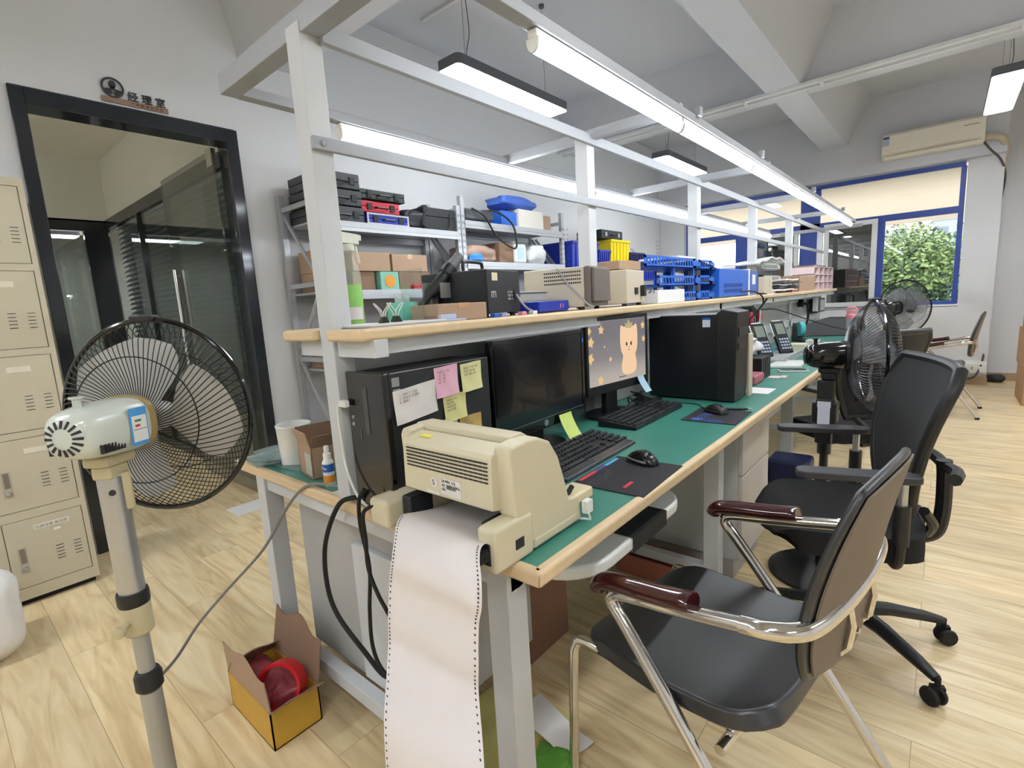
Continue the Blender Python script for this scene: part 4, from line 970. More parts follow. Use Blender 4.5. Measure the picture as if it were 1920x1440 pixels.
for i in range(n_):
    u = .28+i*.72/n_
    for v in (.028, .972):
        q = Vector(pap(u, v)); q2 = Vector(pap(min(1, u+.02), v)); tt = (q2-q).normalized(); nn = Vector((1, 0, 0)).cross(tt)
        if nn.y > 0: nn = -nn
        b.prism([q+nn*.0009+Vector((1,0,0))*(.002*math.cos(a*PI/4))+tt*(.002*math.sin(a*PI/4)) for a in range(8)], nn*.0003)
o = obj('tractor_holes', b, INK, t); o['kind'] = 'stuff'
# ---- left near corner of the desk
t = thing('plastic_pot', 'tall white plastic pot behind the open carton', 'pot', (-1.69, .80, ZD))
obj('pot_body', B().lathe([(.001, 0), (.05, 0), (.056, .13), (.0575, .132), (.0575, .138), (.0535, .138), (.048, .006), (.001, .006)], n=36), WHT, t)
t = thing('open_carton', 'small open brown carton with flaps up at the bench corner', 'box', (-1.5, .80, ZD), -10)
b = B(); 
for a in ((-.06, .06, -.06, -.057, 0, .1), (-.06, .06, .057, .06, 0, .1), (-.06, -.057, -.06, .06, 0, .1), (.057, .06, -.06, .06, 0, .1), (-.06, .06, -.06, .06, 0, .003)): b.box(*a)
obj('carton', b, CARD, t)
for nm, T_ in (('f', Matrix.Translation((0, -.06, .1)) @ Matrix.Rotation(math.radians(15), 4, 'X')), ('b', Matrix.Translation((0, .058, .1)) @ Matrix.Rotation(math.radians(-25), 4, 'X'))):
    obj('flap', B().box(-.06, .06, 0, .003, 0, .05, T=T_), CARD, t)
for s, an in ((-1, -20), (1, 35)):
    T_ = Matrix.Translation((s*.059, 0, .1)) @ Matrix.Rotation(math.radians(an), 4, 'Y')
    obj('flap', B().box(-.0015, .0015, -.06, .06, 0, .05, T=T_), CARDD, t)
obj('printed_label', B().box(-.0+.0, .055, -.0615, -.0605, .01, .08), mat('grey_printed_label', '#b9b6ae', .6, var=.3, scale=120), t)
lump('crumpled_paper', (0, 0, .006), (.09, .09, .1), CARDD, '', '', 33, .3, parent=t)
t = thing('spray_bottle', 'small white bottle with a blue and orange label at the bench edge', 'bottle', (-1.365, .735, ZD))
obj('bottle', B().lathe([(.001, 0), (.015, 0), (.0165, .003), (.0165, .072), (.012, .08), (.0075, .084)], n=28), WHT, t)
obj('cap', B().lathe([(.0115, .08), (.0115, .098), (.008, .1), (.0075, .118), (.006, .121)], n=24), WHT, t)
LB = B(); 
for z0, z1, mi in ((.012, .034, 0), (.034, .044, 1), (.044, .068, 2)):
    LB.add(*[[(.0168*math.cos(a*PI/14), .0168*math.sin(a*PI/14), z) for z in (z0, z1) for a in range(29)], [(a, a+1, 29+a+1, 29+a) for a in range(28)]], m=mi)
o = obj('paper_label', LB, [mat('label_orange', '#d98b2c', .4), mat('label_pale', '#cfe0ea', .4), mat('label_blue', '#2456a8', .4)], t)
text('lettering', 'Clean', .011, WHT, t, (-.006, -.0172, .054), (1, .0, 0), (0, 0, 1), .0002)
t = thing('metal_mug', 'white mug with a dark metal rim beside the front post', 'mug', (-1.31, .83, ZD))
obj('mug_body', B().lathe([(.001, 0), (.031, 0), (.034, .01), (.036, .1), (.037, .106), (.034, .106), (.032, .012), (.001, .012)], n=32), WHT, t)
obj('rim', B().lathe([(.0375, .1), (.039, .105), (.039, .114), (.035, .114), (.034, .1)], n=32), mat('dark_rim', '#3b3a3a', .25, .6), t)
tag(lump('clear_bag', (-1.80, .81, ZD), (.2, .22, .03), mat('crinkled_film', '#9fb3b1', .12, bump=1, bscale=14, alpha=.5), '', '', 41, .25), 'crinkled clear film bag lying at the bench corner', 'bag')
tag(obj('plastic_sleeve', B().sheet(lambda u, v: (-1.84+.25*u, .72+.13*v+.02*u, ZD+.003+.003*math.sin(u*11)*math.sin(v*8)), 16, 8, .0006), mat('clear_film', '#8da39f', .12, alpha=.4, bump=.6, bscale=20)), 'flat clear plastic sleeve under the white pot', 'sleeve')
tag(obj('paper_slip', B().box(-1.3, -1.15, .70, .735, ZD, ZD+.0015), PAPER), 'white paper slip at the foot of the front post', 'paper')
# ---- far desk clutter
tag(obj('paper_sheet', B().box(-.745, -.625, 2.62, 2.78, ZD, ZD+.002), PAPER), 'white sheet on the mat behind the big tower', 'paper')
t = thing('smartphone', 'white edged smartphone lying on the green mat', 'phone', (-.68, 3.42, ZD), -68)
obj('phone_body', B().box(-.038, .038, -.08, .08, 0, .009), WHT, t, .003); obj('screen', B().box(-.034, .034, -.073, .073, .0092, .0098), SCROFF, t)
tag(obj('price_tag', B().box(-.75, -.69, 3.12, 3.2, ZD, ZD+.002).box(-.69, -.66, 3.13, 3.2, ZD, ZD+.006), [mat('pinkish_tag', '#e0c9cb', .6)]), 'small pinkish white tag in front of the smartphone', 'tag')
tag(obj('stapler_box', B().box(-.84, -.74, 2.84, 3.02, ZD, ZD+.05), mat('dull_rose_plastic', '#b0656f', .5), bevel=.01), 'dull rose plastic box behind the big tower', 'box')
t = thing('disc_rack', 'row of black cartridges standing under the white bag', 'cartridges', (-.88, 3.12, ZD))
for k in range(5): obj('cartridge', B().box(-.05, .12, -.08+k*.04, -.05+k*.04, 0, .12), BLK, t, .004)
lump('plastic_bag', (-.93, 3.15, ZD+.125), (.22, .26, .11), mat('white_film_bag', '#d9dadb', .4, bump=.5, bscale=20), 'white plastic bag heaped on the black cartridges', 'bag', 51, .3)
def handset(loc, rot, label):
    t = thing('handheld_meter', label, 'handheld meter', loc, rot)
    T_ = Matrix.Rotation(math.radians(-28), 4, 'Y')
    obj('meter_body', B().box(-.02, .01, -.055, .055, 0, .26, T=T_), BLK, t, .01, 3)
    obj('display', B().box(.0105, .012, -.036, .036, .15, .235, T=T_), mat('lcd_green_grey', '#7f8a80', .3), t)
    b = B()
    for i in range(4):
        for k in range(4): b.box(.0105, .014, -.038+i*.021, -.024+i*.021, .03+k*.024, .044+k*.024, T=T_)
    obj('keypad', b, mat('key_pale', '#a9b6cc', .5), t)
    obj('bumper', B().tube([T_ @ Vector(p) for p in [(-.004, -.056, .14), (-.004, -.056, .245), (-.004, -.03, .264), (-.004, .03, .264), (-.004, .056, .245), (-.004, .056, .14)]], .006, 8), WHT, t)
    return t
handset((-.93, 3.85, ZD+.03), -38, 'nearer handheld meter with keypad leaning in the stand')
handset((-.86, 4.12, ZD+.03), -38, 'farther handheld meter with keypad leaning in the stand')
tag(obj('meter_stand', B().box(-.98, -.78, 3.72, 4.3, ZD, ZD+.03).box(-.79, -.78, 3.72, 4.3, ZD+.03, ZD+.05), GT, bevel=.004), 'grey stand holding the two handheld meters', 'stand')
t = thing('test_leads', 'hanging black and red test leads on the bench back panel', 'cables', (-1.16, 4.12, 1.02))
r = random.Random(11); b = B(); b2 = B()
for k in range(6):
    b.tube(smooth_path([(.01, .05*k-.1, .1), (.03, .05*k-.18+.05*r.random(), 0), (.05, .04*k-.14, -.12-.08*r.random()), (.04, .05*k-.02, -.05), (.02, .05*k, .06)], 6, True), .005, 6)
obj('black_lead', b, BLK, t)
for q in (-.06, .18): b2.lathe([(.004, -.04), (.022, -.02), (.024, .01), (.01, .05)], (.06, q, .02), (0, .2, 1), 14)
obj('red_probe', b2, mat('pink_red_plastic', '#d84860', .35), t)
obj('white_lead', B().tube(smooth_path([(.05, -.1, .13), (.07, .02, .15), (.08, .12, .06), (.08, .06, -.1), (.08, -.1, -.16)]), .006, 8), WHT, t)
for i, pts in enumerate((((-1.17, 3.6, 1.225), (-1.04, 3.9, 1.24), (-1.0, 4.0, 1.15), (-1.12, 3.95, 1.0), (-1.16, 3.9, .98)), ((-1.1, 4.2, 1.225), (-1.03, 4.25, 1.2), (-1.08, 4.2, 1.1), (-1.16, 4.15, 1.0)))):
    tag(obj('power_lead', B().tube(smooth_path(pts), .006, 8), BLK), ['black cord dropping from the control unit over the shelf edge', 'second cord dropping from the cream meter box'][i], 'cord')
tag(obj('extension_lead', B().tube(smooth_path([(-1.19, 4.7, 1.08), (-1.1, 4.85, 1.07), (-.95, 5.2, .97), (-.8, 5.5, .88), (-.6, 5.6, .82), (-.5, 5.5, .83)]), .005, 8), BLK), 'thin black cord crossing in front of the back panel', 'cord')
t = thing('power_plug', 'black plug and thick cord on the back panel', 'plug', (-1.2, 6.2, 1.08))
obj('plug', B().cyl((0, 0, 0), (.05, 0, 0), .04), RUBBER, t); obj('cord', B().tube(smooth_path([(.05, 0, 0), (.09, .02, -.03), (.09, .03, -.15), (.08, -.05, -.28)]), .012, 8), RUBBER, t)
t = thing('wall_holder', 'dark grey paper holder on the bench end, white edged', 'holder', (-1.12, 6.9, .95))
obj('holder_body', B().box(-.06, .02, -.2, .25, 0, .16), BLK, t, .006); obj('face_panel', B().box(.021, .024, -.05, .2, .02, .14), GREYP, t); obj('side_strip', B().box(-.02, .022, -.26, -.21, .02, .17), WHT, t)
tag(obj('equipment_bag', B().prism([(-1.12, 5.85, ZD), (-.62, 6.05, ZD), (-.66, 6.15, ZD+.16), (-.95, 6.05, ZD+.17), (-1.12, 5.9, ZD+.1)], (.02, .35, 0)), BLKM, bevel=.01), 'black angular equipment box near the far bench end', 'box')
t = thing('tape_dispenser', 'black tape dispenser with a teal roll', 'tape dispenser', (-1.02, 5.35, ZD), -60)
obj('dispenser_body', B().prism([(-.12, -.03, 0), (.14, -.03, 0), (.14, -.03, .03), (.03, -.03, .03), (-.02, -.03, .16), (-.09, -.03, .17)], (0, .06, 0)), BLK, t, .005)
obj('tape_roll', B().lathe([(.03, -.02), (.065, -.02), (.065, .02), (.03, .02)], (.04, 0, .12), (0, 1, 0), 28), mat('teal_tape', '#45b5bd', .4), t)
t = thing('water_bottle', 'pink water bottle cap behind the black fan', 'bottle', (-.68, 5.9, ZD))
obj('bottle', B().lathe([(.04, 0), (.045, .01), (.045, .15), (.04, .17)], n=24), mat('clear_grey_bottle', '#b9b4b6', .2), t)
obj('cap', B().lathe([(.05, .17), (.05, .21), (.04, .22), (.04, .25)], n=24).tube([(.0+.045*math.cos(a*PI/8), 0, .25+.035*math.sin(a*PI/8)) for a in range(9)], .008, 8), PINK, t)
tag(obj('calculator', B().prism([(-.86, 3.5, ZD), (-.66, 3.56, ZD), (-.68, 3.82, ZD), (-.84, 3.78, ZD)], (0, 0, .02)), WHT, bevel=.006), 'white flat keypad device beside the smartphone', 'device')
r = random.Random(2)
for i, (x, y, c_, s_) in enumerate(((-.86, 4.55, mat('cream_box', '#ddd8c0', .6), .1), (-.95, 4.75, YN, .07), (-.84, 4.95, WHT, .09), (-1.0, 4.5, mat('violet_cap', '#6b6fd0', .4), .05))):
    tag(obj('small_box', B().cbox((x, y, ZD+s_*.3), (s_, s_*1.4, s_*.6)), c_, bevel=.004), ['cream small box past the handheld meters', 'pale yellow pack past the handheld meters', 'white small box farthest past the handheld meters', 'violet cap by the meters'][i], 'small box')
tag(obj('paper_sheet', B().box(-.82, -.66, 5.0, 5.3, ZD, ZD+.002), PAPER), 'white slip on the far part of the green mat', 'paper')
# ================================================================ UNDER THE BENCH
t = thing('steel_cabinet', 'grey steel cabinet standing under the left half of the bench', 'cabinet', (0, 0, 0))
obj('cabinet_body', B().box(-1.64, -1.0, .76, 1.2, .12, .64), GREYP, t, .006)
obj('side_cover', B().box(-1.3, -1.05, .742, .76, .14, .58), GREY, t, .003)
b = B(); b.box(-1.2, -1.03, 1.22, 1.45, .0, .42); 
tag(obj('carton_under_bench', b, mat('deep_brown_card', '#7b5a48', .85)), 'brown carton standing under the bench behind the hanging paper', 'box')  # deeper brown card than the other cartons
t = thing('drawer_pedestal', 'grey three drawer pedestal under the right side of the bench', 'drawer unit', (0, 0, 0))
obj('cabinet_body', B().box(-1.1, -.62, 2.14, 2.56, .1, .67), GREY, t, .004)
for k in range(3):
    o = obj('drawer', B().box(-.62, -.602, 2.145, 2.555, .105+k*.19, .105+k*.19+.182), mat('pedestal_drawer', '#cfcac2', .45), t, .003)
obj('plinth', B().box(-1.08, -.64, 2.16, 2.54, 0, .1), GREYP, t)
t = thing('keyboard_tray', 'white rounded pull out tray hanging under the bench top', 'tray', (0, 0, 0))
P_ = [(-.98, .86), (-.70, .86)]+[(-.70+.13*math.sin(a*PI/16), 1.0-.14*math.cos(a*PI/16)) for a in range(0, 9)]+[(-.57+.0, 1.32)]+[(-.70+.13*math.cos(a*PI/16), 1.36+.13*math.sin(a*PI/16)) for a in range(0, 9)]+[(-.98, 1.49)]
obj('tray_shell', B().prism([(x, y, .61) for x, y in P_], (0, 0, .035)), WHT, t, .012, 3)
obj('mouse_mat', B().box(-.66, -.5685, 1.1, 1.3, .6455, .649).box(-.5692, -.5665, 1.1, 1.3, .606, .649), BLKM, t)
obj('hanger', B().box(-.98, -.96, .86, 1.49, .645, .672).box(-.75, -.73, .88, .9, .645, .7).box(-.75, -.73, 1.45, 1.47, .645, .7), GALV, t)
t = thing('plastic_basket', 'reddish plastic basket on the floor under the bench', 'basket', (-.92, 2.03, 0))
b = B().ring([[(-.17, -.08, 0), (.13, -.08, 0), (.13, .05, 0), (-.17, .05, 0)], [(-.2, -.1, .1), (.16, -.1, .1), (.16, .06, .1), (-.2, .06, .1)], [(-.19, -.09, .1), (.15, -.09, .1), (.15, .05, .1), (-.19, .05, .1)], [(-.16, -.07, .01), (.12, -.07, .01), (.12, .04, .01), (-.16, .04, .01)]])
obj('basket_body', b, mat('dull_red_basket', '#a8695c', .5), t)
tag(obj('blue_tub', B().ring([[(-.66, 2.85, 0), (-.5, 2.85, 0), (-.5, 3.0, 0), (-.66, 3.0, 0)], [(-.68, 2.83, .36), (-.48, 2.83, .36), (-.48, 3.02, .36), (-.68, 3.02, .36)]]), mat('navy_tub', '#1c2348', .4), bevel=.02), 'dark blue bucket on the floor behind the office chair arms', 'bucket')
# cables hanging at the bench end
tag(obj('hanging_cable', B().tube(smooth_path([(-1.12, .74, .755), (-1.15, .672, .775), (-1.2, .655, .74), (-1.27, .648, .62), (-1.28, .645, .5), (-1.24, .645, .42), (-1.12, .645, .36), (-1.04, .645, .33), (-1.0, .66, .34)]), .0065, 10), RUBBER), 'thick black cable sagging in a loop at the bench end', 'cable')
tag(obj('hanging_cable', B().tube(smooth_path([(-1.04, .645, .83), (-1.06, .64, .8), (-1.075, .645, .73), (-1.055, .645, .62), (-1.075, .645, .5), (-1.08, .645, .4), (-1.05, .645, .345), (-1.0, .655, .32)]), .005, 10), RUBBER), 'second black cable hanging beside the paper, left strand', 'cable')
tag(obj('hanging_cable', B().tube(smooth_path([(-1.0, .645, .8), (-1.045, .638, .77), (-1.05, .64, .7), (-1.06, .645, .62), (-1.03, .645, .56), (-.98, .648, .5), (-.94, .65, .44)]), .005, 10), RUBBER), 'third black cable crossing behind the hanging paper', 'cable')
tag(obj('fan_cord', B().tube(smooth_path([(-1.2, .75, .757), (-1.3, .71, .768), (-1.4, .685, .757), (-1.5, .665, .68), (-1.62, .62, .52), (-1.74, .54, .38), (-1.76, .45, .3), (-1.62, .34, .3), (-1.45, .25, .38), (-1.32, .22, .55), (-1.275, .235, .66)]), .0045, 8), mat('grey_fan_cord', '#7e7d78', .5)), 'grey fan cord running from the bench end down to the white fan', 'cord')
# carton on the floor with red tape roll
t = thing('open_carton', 'yellow taped brown carton with tall open flaps on the floor', 'box', (-1.565, .57, 0), 0)
YC = mat('yellow_taped_card', '#c59a35', .45, var=.25, scale=9)
b = B()
for a in ((-.15, .15, -.075, -.071, 0, .12), (-.15, .15, .071, .075, 0, .12), (-.15, -.146, -.075, .075, 0, .12), (.146, .15, -.075, .075, 0, .12), (-.15, .15, -.075, .075, 0, .004)): b.box(*a)
obj('carton', b, YC, t)
def flap(T_, L, Hh, nm='flap', m=CARDD):
    return obj(nm, B().sheet(lambda u, v: T_ @ Vector((L*(u-.5), .004*math.sin(u*5)*v, Hh*v*(1-.12*math.sin(u*9)*v))), 12, 5, .004), m, t)
flap(Matrix.Translation((0, -.073, .12)) @ Matrix.Rotation(math.radians(2), 4, 'X'), .3, .11, m=CARD)
flap(Matrix.Translation((0, .073, .12)) @ Matrix.Rotation(math.radians(-12), 4, 'X'), .3, .15)
T_ = Matrix.Translation((-.148, 0, .12)) @ Matrix.Rotation(math.radians(90), 4, 'Z') @ Matrix.Rotation(math.radians(40), 4, 'X')
flap(T_, .15, .06)
T_ = Matrix.Translation((.148, 0, .12)) @ Matrix.Rotation(math.radians(90), 4, 'Z') @ Matrix.Rotation(math.radians(55), 4, 'X')
flap(T_, .15, .05)
t = thing('tape_roll', 'red ring of tape standing in the yellow carton', 'tape roll', (-1.5, .57, .125), 0)
b = B().lathe([(.062, -.024), (.072, -.024), (.074, 0), (.072, .024), (.062, .024), (.06, 0), (.062, -.024)], (0, 0, 0), (.55, -.75, .35), 40, cap=(False, False))
obj('tape_ring', b, mat('red_tape', '#d4262e', .25, coat=.3), t)
lump('bubble_wrap', (-1.6, .57, .005), (.24, .12, .13), mat('red_bubble_film', '#b5525e', .2, bump=1, bscale=60, alpha=.8), 'crumpled pinkish red bubble film inside the yellow carton', 'bubble wrap', 61, .25)
lump('white_sack', (-2.78, -.05, 0), (.3, .34, .36), mat('white_sack', '#dedbd8', .7, bump=.3, bscale=12), 'white sack on the floor at the left edge beside the lockers', 'sack', 71, .12)
tag(obj('white_strip', B().box(-3.56, -3.38, 1.17, 1.43, 0.0, .012), PAPER, bevel=.002), 'flat white strip on the floor by the office door', 'strip')
# papers on the floor
YP = mat('yellow_list_paper', '#d6cf83', .85, var=.04)
tag(obj('paper_sheet', B().sheet(lambda u, v: (-1.07+.28*u+.01*v, .93+.27*v, .004+.012*math.sin(v*5)), 8, 8, .001), YP), 'larger yellow punched sheet on the floor under the bench corner', 'paper')
tag(obj('paper_sheet', B().sheet(lambda u, v: (-.98+.28*u, .8+.22*v-.05*u, .02+.015*math.sin(u*4)), 8, 8, .001), YP), 'folded yellow sheet nearest the camera under the bench', 'paper')
tag(obj('paper_sheet', B().sheet(lambda u, v: (-.9+.2*u+.02*v, .965+.11*v-.02*u, .045+.02*math.sin(u*3+v*2)), 8, 6, .001), PAPER), 'white punched sheet lying over the yellow paper', 'paper')
lump('green_bag', (-.725, .925, 0), (.1, .1, .06), mat('green_film', '#5d9a3c', .35, bump=.6, bscale=20), 'green plastic bag on the floor by the chrome chair leg', 'bag', 81, .25)
# ================================================================ LOCKERS
t = thing('locker_cabinet', 'beige steel five tier locker cabinet at the left edge', 'locker', (0, 0, 0))
XF = -3.15
obj('locker_body', B().box(XL+.01, XF-.012, -.52, .425, .03, 1.92), LOCK, t, .004)
b = B()
for z0, z1 in ((.03, .085), (.405, .445), (.775, .805), (1.145, 1.175), (1.52, 1.55), (1.885, 1.92)): b.box(XF-.014, XF, -.52, .425, z0, z1)
for y0, y1 in ((.405, .425), (.095, .125), (-.215, -.185), (-.52, -.5)): b.box(XF-.014, XF-.0005, y0, y1, .03, 1.92)
obj('face_frame', b, LOCK, t)
obj('plinth', B().box(XL+.04, XF-.03, -.5, .41, 0, .03), RUBBER, t)
tiers = [(.087, .403), (.447, .773), (.807, 1.143), (1.177, 1.518), (1.552, 1.883)]
for ci, (y0, y1) in enumerate(((.128, .402), (-.182, .092), (-.497, -.218))):
    for k, (z0, z1) in enumerate(tiers):
        d = obj('door', B().box(XF-.011, XF-.001, y0, y1, z0, z1), LOCK, t, .002)
        b = B()
        for yy in (.16, .225):
            for q in range(5): b.box(XF-.0012, XF+.0004, y0+yy, y0+yy+.028, z0+.09-.0+q*.016, z0+.0925+q*.016)
        obj('vent', b, INK, d)
        b = B().box(XF-.001, XF+.0015, y0+.03, y0+.06, z0+.07, z0+.19)
        obj('handle_plate', b, mat('locker_handle_plate', '#b5ad98', .4), d, .001)
        obj('recess', B().box(XF+.0014, XF+.002, y0+.036, y0+.056, z0+.115, z0+.185), mat('handle_recess', '#7c7468', .5), d)
        obj('lock_knob', B().lathe([(.011, 0), (.012, .006), (.009, .012), (.003, .014)], (XF+.001, y0+.045, z0+.09), (1, 0, 0), 18), SILV, d)
        b = B().box(XF-.001, XF+.0008, y0+.12, y0+.2, z1-.07, z1-.045)
        if k != 0: obj('label_holder', b, mat('tape_residue', '#ddd6c4', .5), d)
        elif ci == 0:
            o = obj('name_strip', B().box(XF-.001, XF+.0008, y0+.1, y0+.225, z1-.06, z1-.035), mat('clear_label', '#ddd9cc', .3), d)
            text('lettering', '仪器设备-备品柜', .0155, mat('label_grey', '#77736a', .6), d, (XF+.001, y0+.105, z1-.053), (0, 1, 0), (0, 0, 1), .0002)
            obj('small_sticker', B().box(XF-.001, XF+.001, y0+.165, y0+.19, z1-.083, z1-.073), WHT, d)
# ================================================================ AIR CONDITIONER
ACM = mat('aged_ivory_plastic', '#e8e1d1', .4, var=.04)
t = thing('air_conditioner', 'ivory wall air conditioner above the blue window', 'air conditioner', (-.22, 7.9, 2.68))
obj('ac_body', B().prism([(-.45, 0, .0), (-.45, -.14, .0), (-.45, -.2, .06), (-.45, -.2, .25), (-.45, -.17, .28), (-.45, 0, .28)], (.9, 0, 0)), ACM, t, .008, 3)
obj('louvre', B().prism([(-.42, -.205, .02), (-.42, -.15, -.006), (-.42, -.145, -.001), (-.42, -.2, .026)], (.84, 0, 0)), ACM, t)
obj('sticker', B().box(-.44, -.38, -.2015, -.2005, .14, .24), mat('ac_label', '#b7bcc8', .5), t); obj('sticker_band', B().box(-.44, -.38, -.2022, -.2016, .215, .24), mat('ac_label_blue', '#3c5a8a', .5), t)
obj('trim_line', B().box(.27, .4, -.2022, -.2005, .19, .2), mat('ac_badge', '#a79c88', .4), t)
obj('pipe', B().tube(smooth_path([(.45, -.06, .06), (.52, -.06, .06), (.6, -.04, .02), (.63, .1, -.06), (.64, .3, -.12), (.64, .42, -.3)]), .035, 12), mat('pipe_wrap', '#c9bda8', .7, bump=.6, bscale=60), t)
obj('power_cable', B().tube(smooth_path([(.44, -.1, .02), (.5, -.12, -.08), (.6, -.02, -.2), (.66, .3, -.35), (.62, .35, -.8), (.6, .3, -1.3), (.61, .2, -1.9), (.6, .1, -2.35), (.55, .02, -2.55), (.45, -.0, -2.62)], 10), .011, 8), mat('dark_cable', '#4d4844', .5), t)
t = thing('power_strip', 'white trunking with socket outlets low on the far wall', 'socket', (.25, 7.96, .1))
obj('trunking', B().box(-1.6, .17, -.0, .04, .03, .18), WHT, t, .004); obj('socket_plate', B().box(-.1, .1, -.015, 0, .04, .16), WHT, t, .006); obj('socket_holes', B().box(-.05, -.03, -.017, -.0145, .08, .12).box(.03, .05, -.017, -.0145, .08, .12), GREYP, t)
obj('plug', B().box(.1, .16, -.03, 0, .05, .12), WHT, t, .005)
lump('black_bag', (.52, 8.28, 0), (.16, .16, .09), BLKM, 'small black object on the floor in the far corner', 'bag', 91)
g = 'cardboard boxes stacked at the right edge'
zz = 0
for i, (h_, dx, y0) in enumerate(((.36, .0, 6.78), (.36, -.01, 6.8), (.37, .015, 6.82), (.36, .01, 6.86))):
    carton(.62+dx, 1.1, y0, y0+.62, zz, zz+h_, ['bottom', 'second from bottom', 'third from bottom', 'topmost'][i]+' large carton of the stack at the right edge', mat('kraft_box', '#b08a68', .85, var=.06) if i != 3 else CARDD, group=g); zz += h_+.001
# ================================================================ CHAIRS
CUSH = mat('black_vinyl', '#1b1c20', .36, var=.06, spec=.9)
BACKF = mat('brown_grey_back_mesh', '#75695b', .7, var=.1, scale=250)
MAHO = mat('dark_red_lacquer', '#3a0d12', .12, var=.15, coat=.6)
def visitor_chair(loc, rot, label):
    t = thing('visitor_chair', label, 'chair', loc, rot, None)
    R_ = .0145
    for s in (-1, 1):
        y = s*.265
        pts = [(.33, y, .0145), (.30, y, .06), (.22, y, .17), (.1, y, .33), (-.01, y, .465), (-.085, y, .555), (-.118, y, .592), (-.12, y, .612), (-.095, y, .625), (0, y, .642), (.1, y, .662), (.165, y, .676)]
        obj('arm_frame', B().tube(smooth_path(pts, 6), R_, 14), CHROME, t)
        a = [(-.158, y, .616), (-.145, y, .635), (-.105, y, .647), (0, y, .663), (.07, y, .677)]
        obj('arm_rest', B().tube(smooth_path(a, 6), [.02]+[.026]*(len(smooth_path(a, 6))-2)+[.024], 16, flat=.72), MAHO, t)
        obj('leg', B().tube(smooth_path([(-.285, s*.235, .012), (-.28, s*.235, .1), (-.27, s*.235, .35), (-.262, s*.232, .405), (-.235, s*.228, .425), (-.1, s*.22, .418), (.06, s*.21, .408), (.13, s*.205, .408)], 6), .0125, 12), CHROME, t)
        obj('foot_cap', B().lathe([(.017, 0), (.017, .014), (.014, .02)], (.33, y, 0), n=14).lathe([(.016, 0), (.016, .014)], (-.285, s*.235, 0), n=14), RUBBER, t)
    loop = [(.16, -.265, .675), (.2, -.262, .681), (.24, -.235, .683), (.257, -.19, .682), (.267, -.1, .681), (.27, 0, .68), (.267, .1, .681), (.257, .19, .682), (.24, .235, .683), (.2, .262, .681), (.16, .265, .675)]
    obj('back_loop', B().tube(smooth_path(loop, 6), .0165, 14), CHROME, t)
    b = B().cyl((.12, -.26, .39), (.12, .26, .39), .011, n=12)
    for y in (-.07, .07): b.tube([(.27, y, .675), (.278, y, .63), (.272, y, .585), (.258, y, .565)], .007, 8)
    for y in (-.03, .03): b.cyl((.258, y, .6), (.28, y, .6), .006)
    obj('cross_brace', b, CHROME, t)
    # seat: rounded slab with waterfall front
    def seatp(u, v, top=True):
        x = -.27+.465*u; w_ = .245*(1-.10*(2*v-1)**2*0)*(1-.06*abs(u-.5)*2)
        sv = (v*2-1)
        # rounded plan corners
        k = 1-.22*(max(0, abs(2*u-1)-.72)/.28)**2.2
        y = w_*k*sv
        x = -.02+(x+.02)*(1-.06*abs(sv)**4)
        z = .452+.012*(abs(sv)**3)-.035*max(0, .25-u)/.25*max(0, .25-u)/.25+.03*max(0, u-.8)/.2*.5-.012*math.sin(PI*u)
        return (x, y, z)
    b = B().sheet(seatp, 22, 18, .038)
    o = obj('seat', b, CUSH, t, ang=50); md = o.modifiers.new('bevel', 'BEVEL'); md.width = .012; md.segments = 3; md.limit_method = 'ANGLE'; md.angle_limit = math.radians(50)
    def backp(off):
        def f(u, v):
            s0 = 2*u-1; t0 = 2*v-1
            sv = s0*math.sqrt(1-.40*t0*t0); tv = t0*math.sqrt(1-.22*s0*s0)
            y = .235*sv*(.93-.07*tv); z = .545+.195*(1+tv/math.sqrt(.9)); v = (1+tv)/2
            x = .212+.015*v+.065*(v**1.6)+.03*(1-sv*sv)*(1-.4*v)+off
            return (x, y, z)
        return f
    o = obj('backrest', B().sheet(backp(0), 24, 24, -.016), [CUSH], t, ang=60); md = o.modifiers.new('bevel', 'BEVEL'); md.width = .008; md.segments = 3; md.limit_method = 'ANGLE'; md.angle_limit = math.radians(50)
    def fb(u, v):
        return Vector(backp(.0185)(.04+.92*u, .04+.92*v))
    obj('backrest_shell', B().sheet(fb, 20, 20, -.004), BACKF, t, ang=60, label='brown grey mesh back panel')
    return t
vc = visitor_chair((-.36, 1.14, 0), -8, 'chrome framed armchair with lacquered arm rests, nearest the camera')
dup(vc, (-.03, 6.27, 0), -4, 'chrome framed armchair by the far window wall')
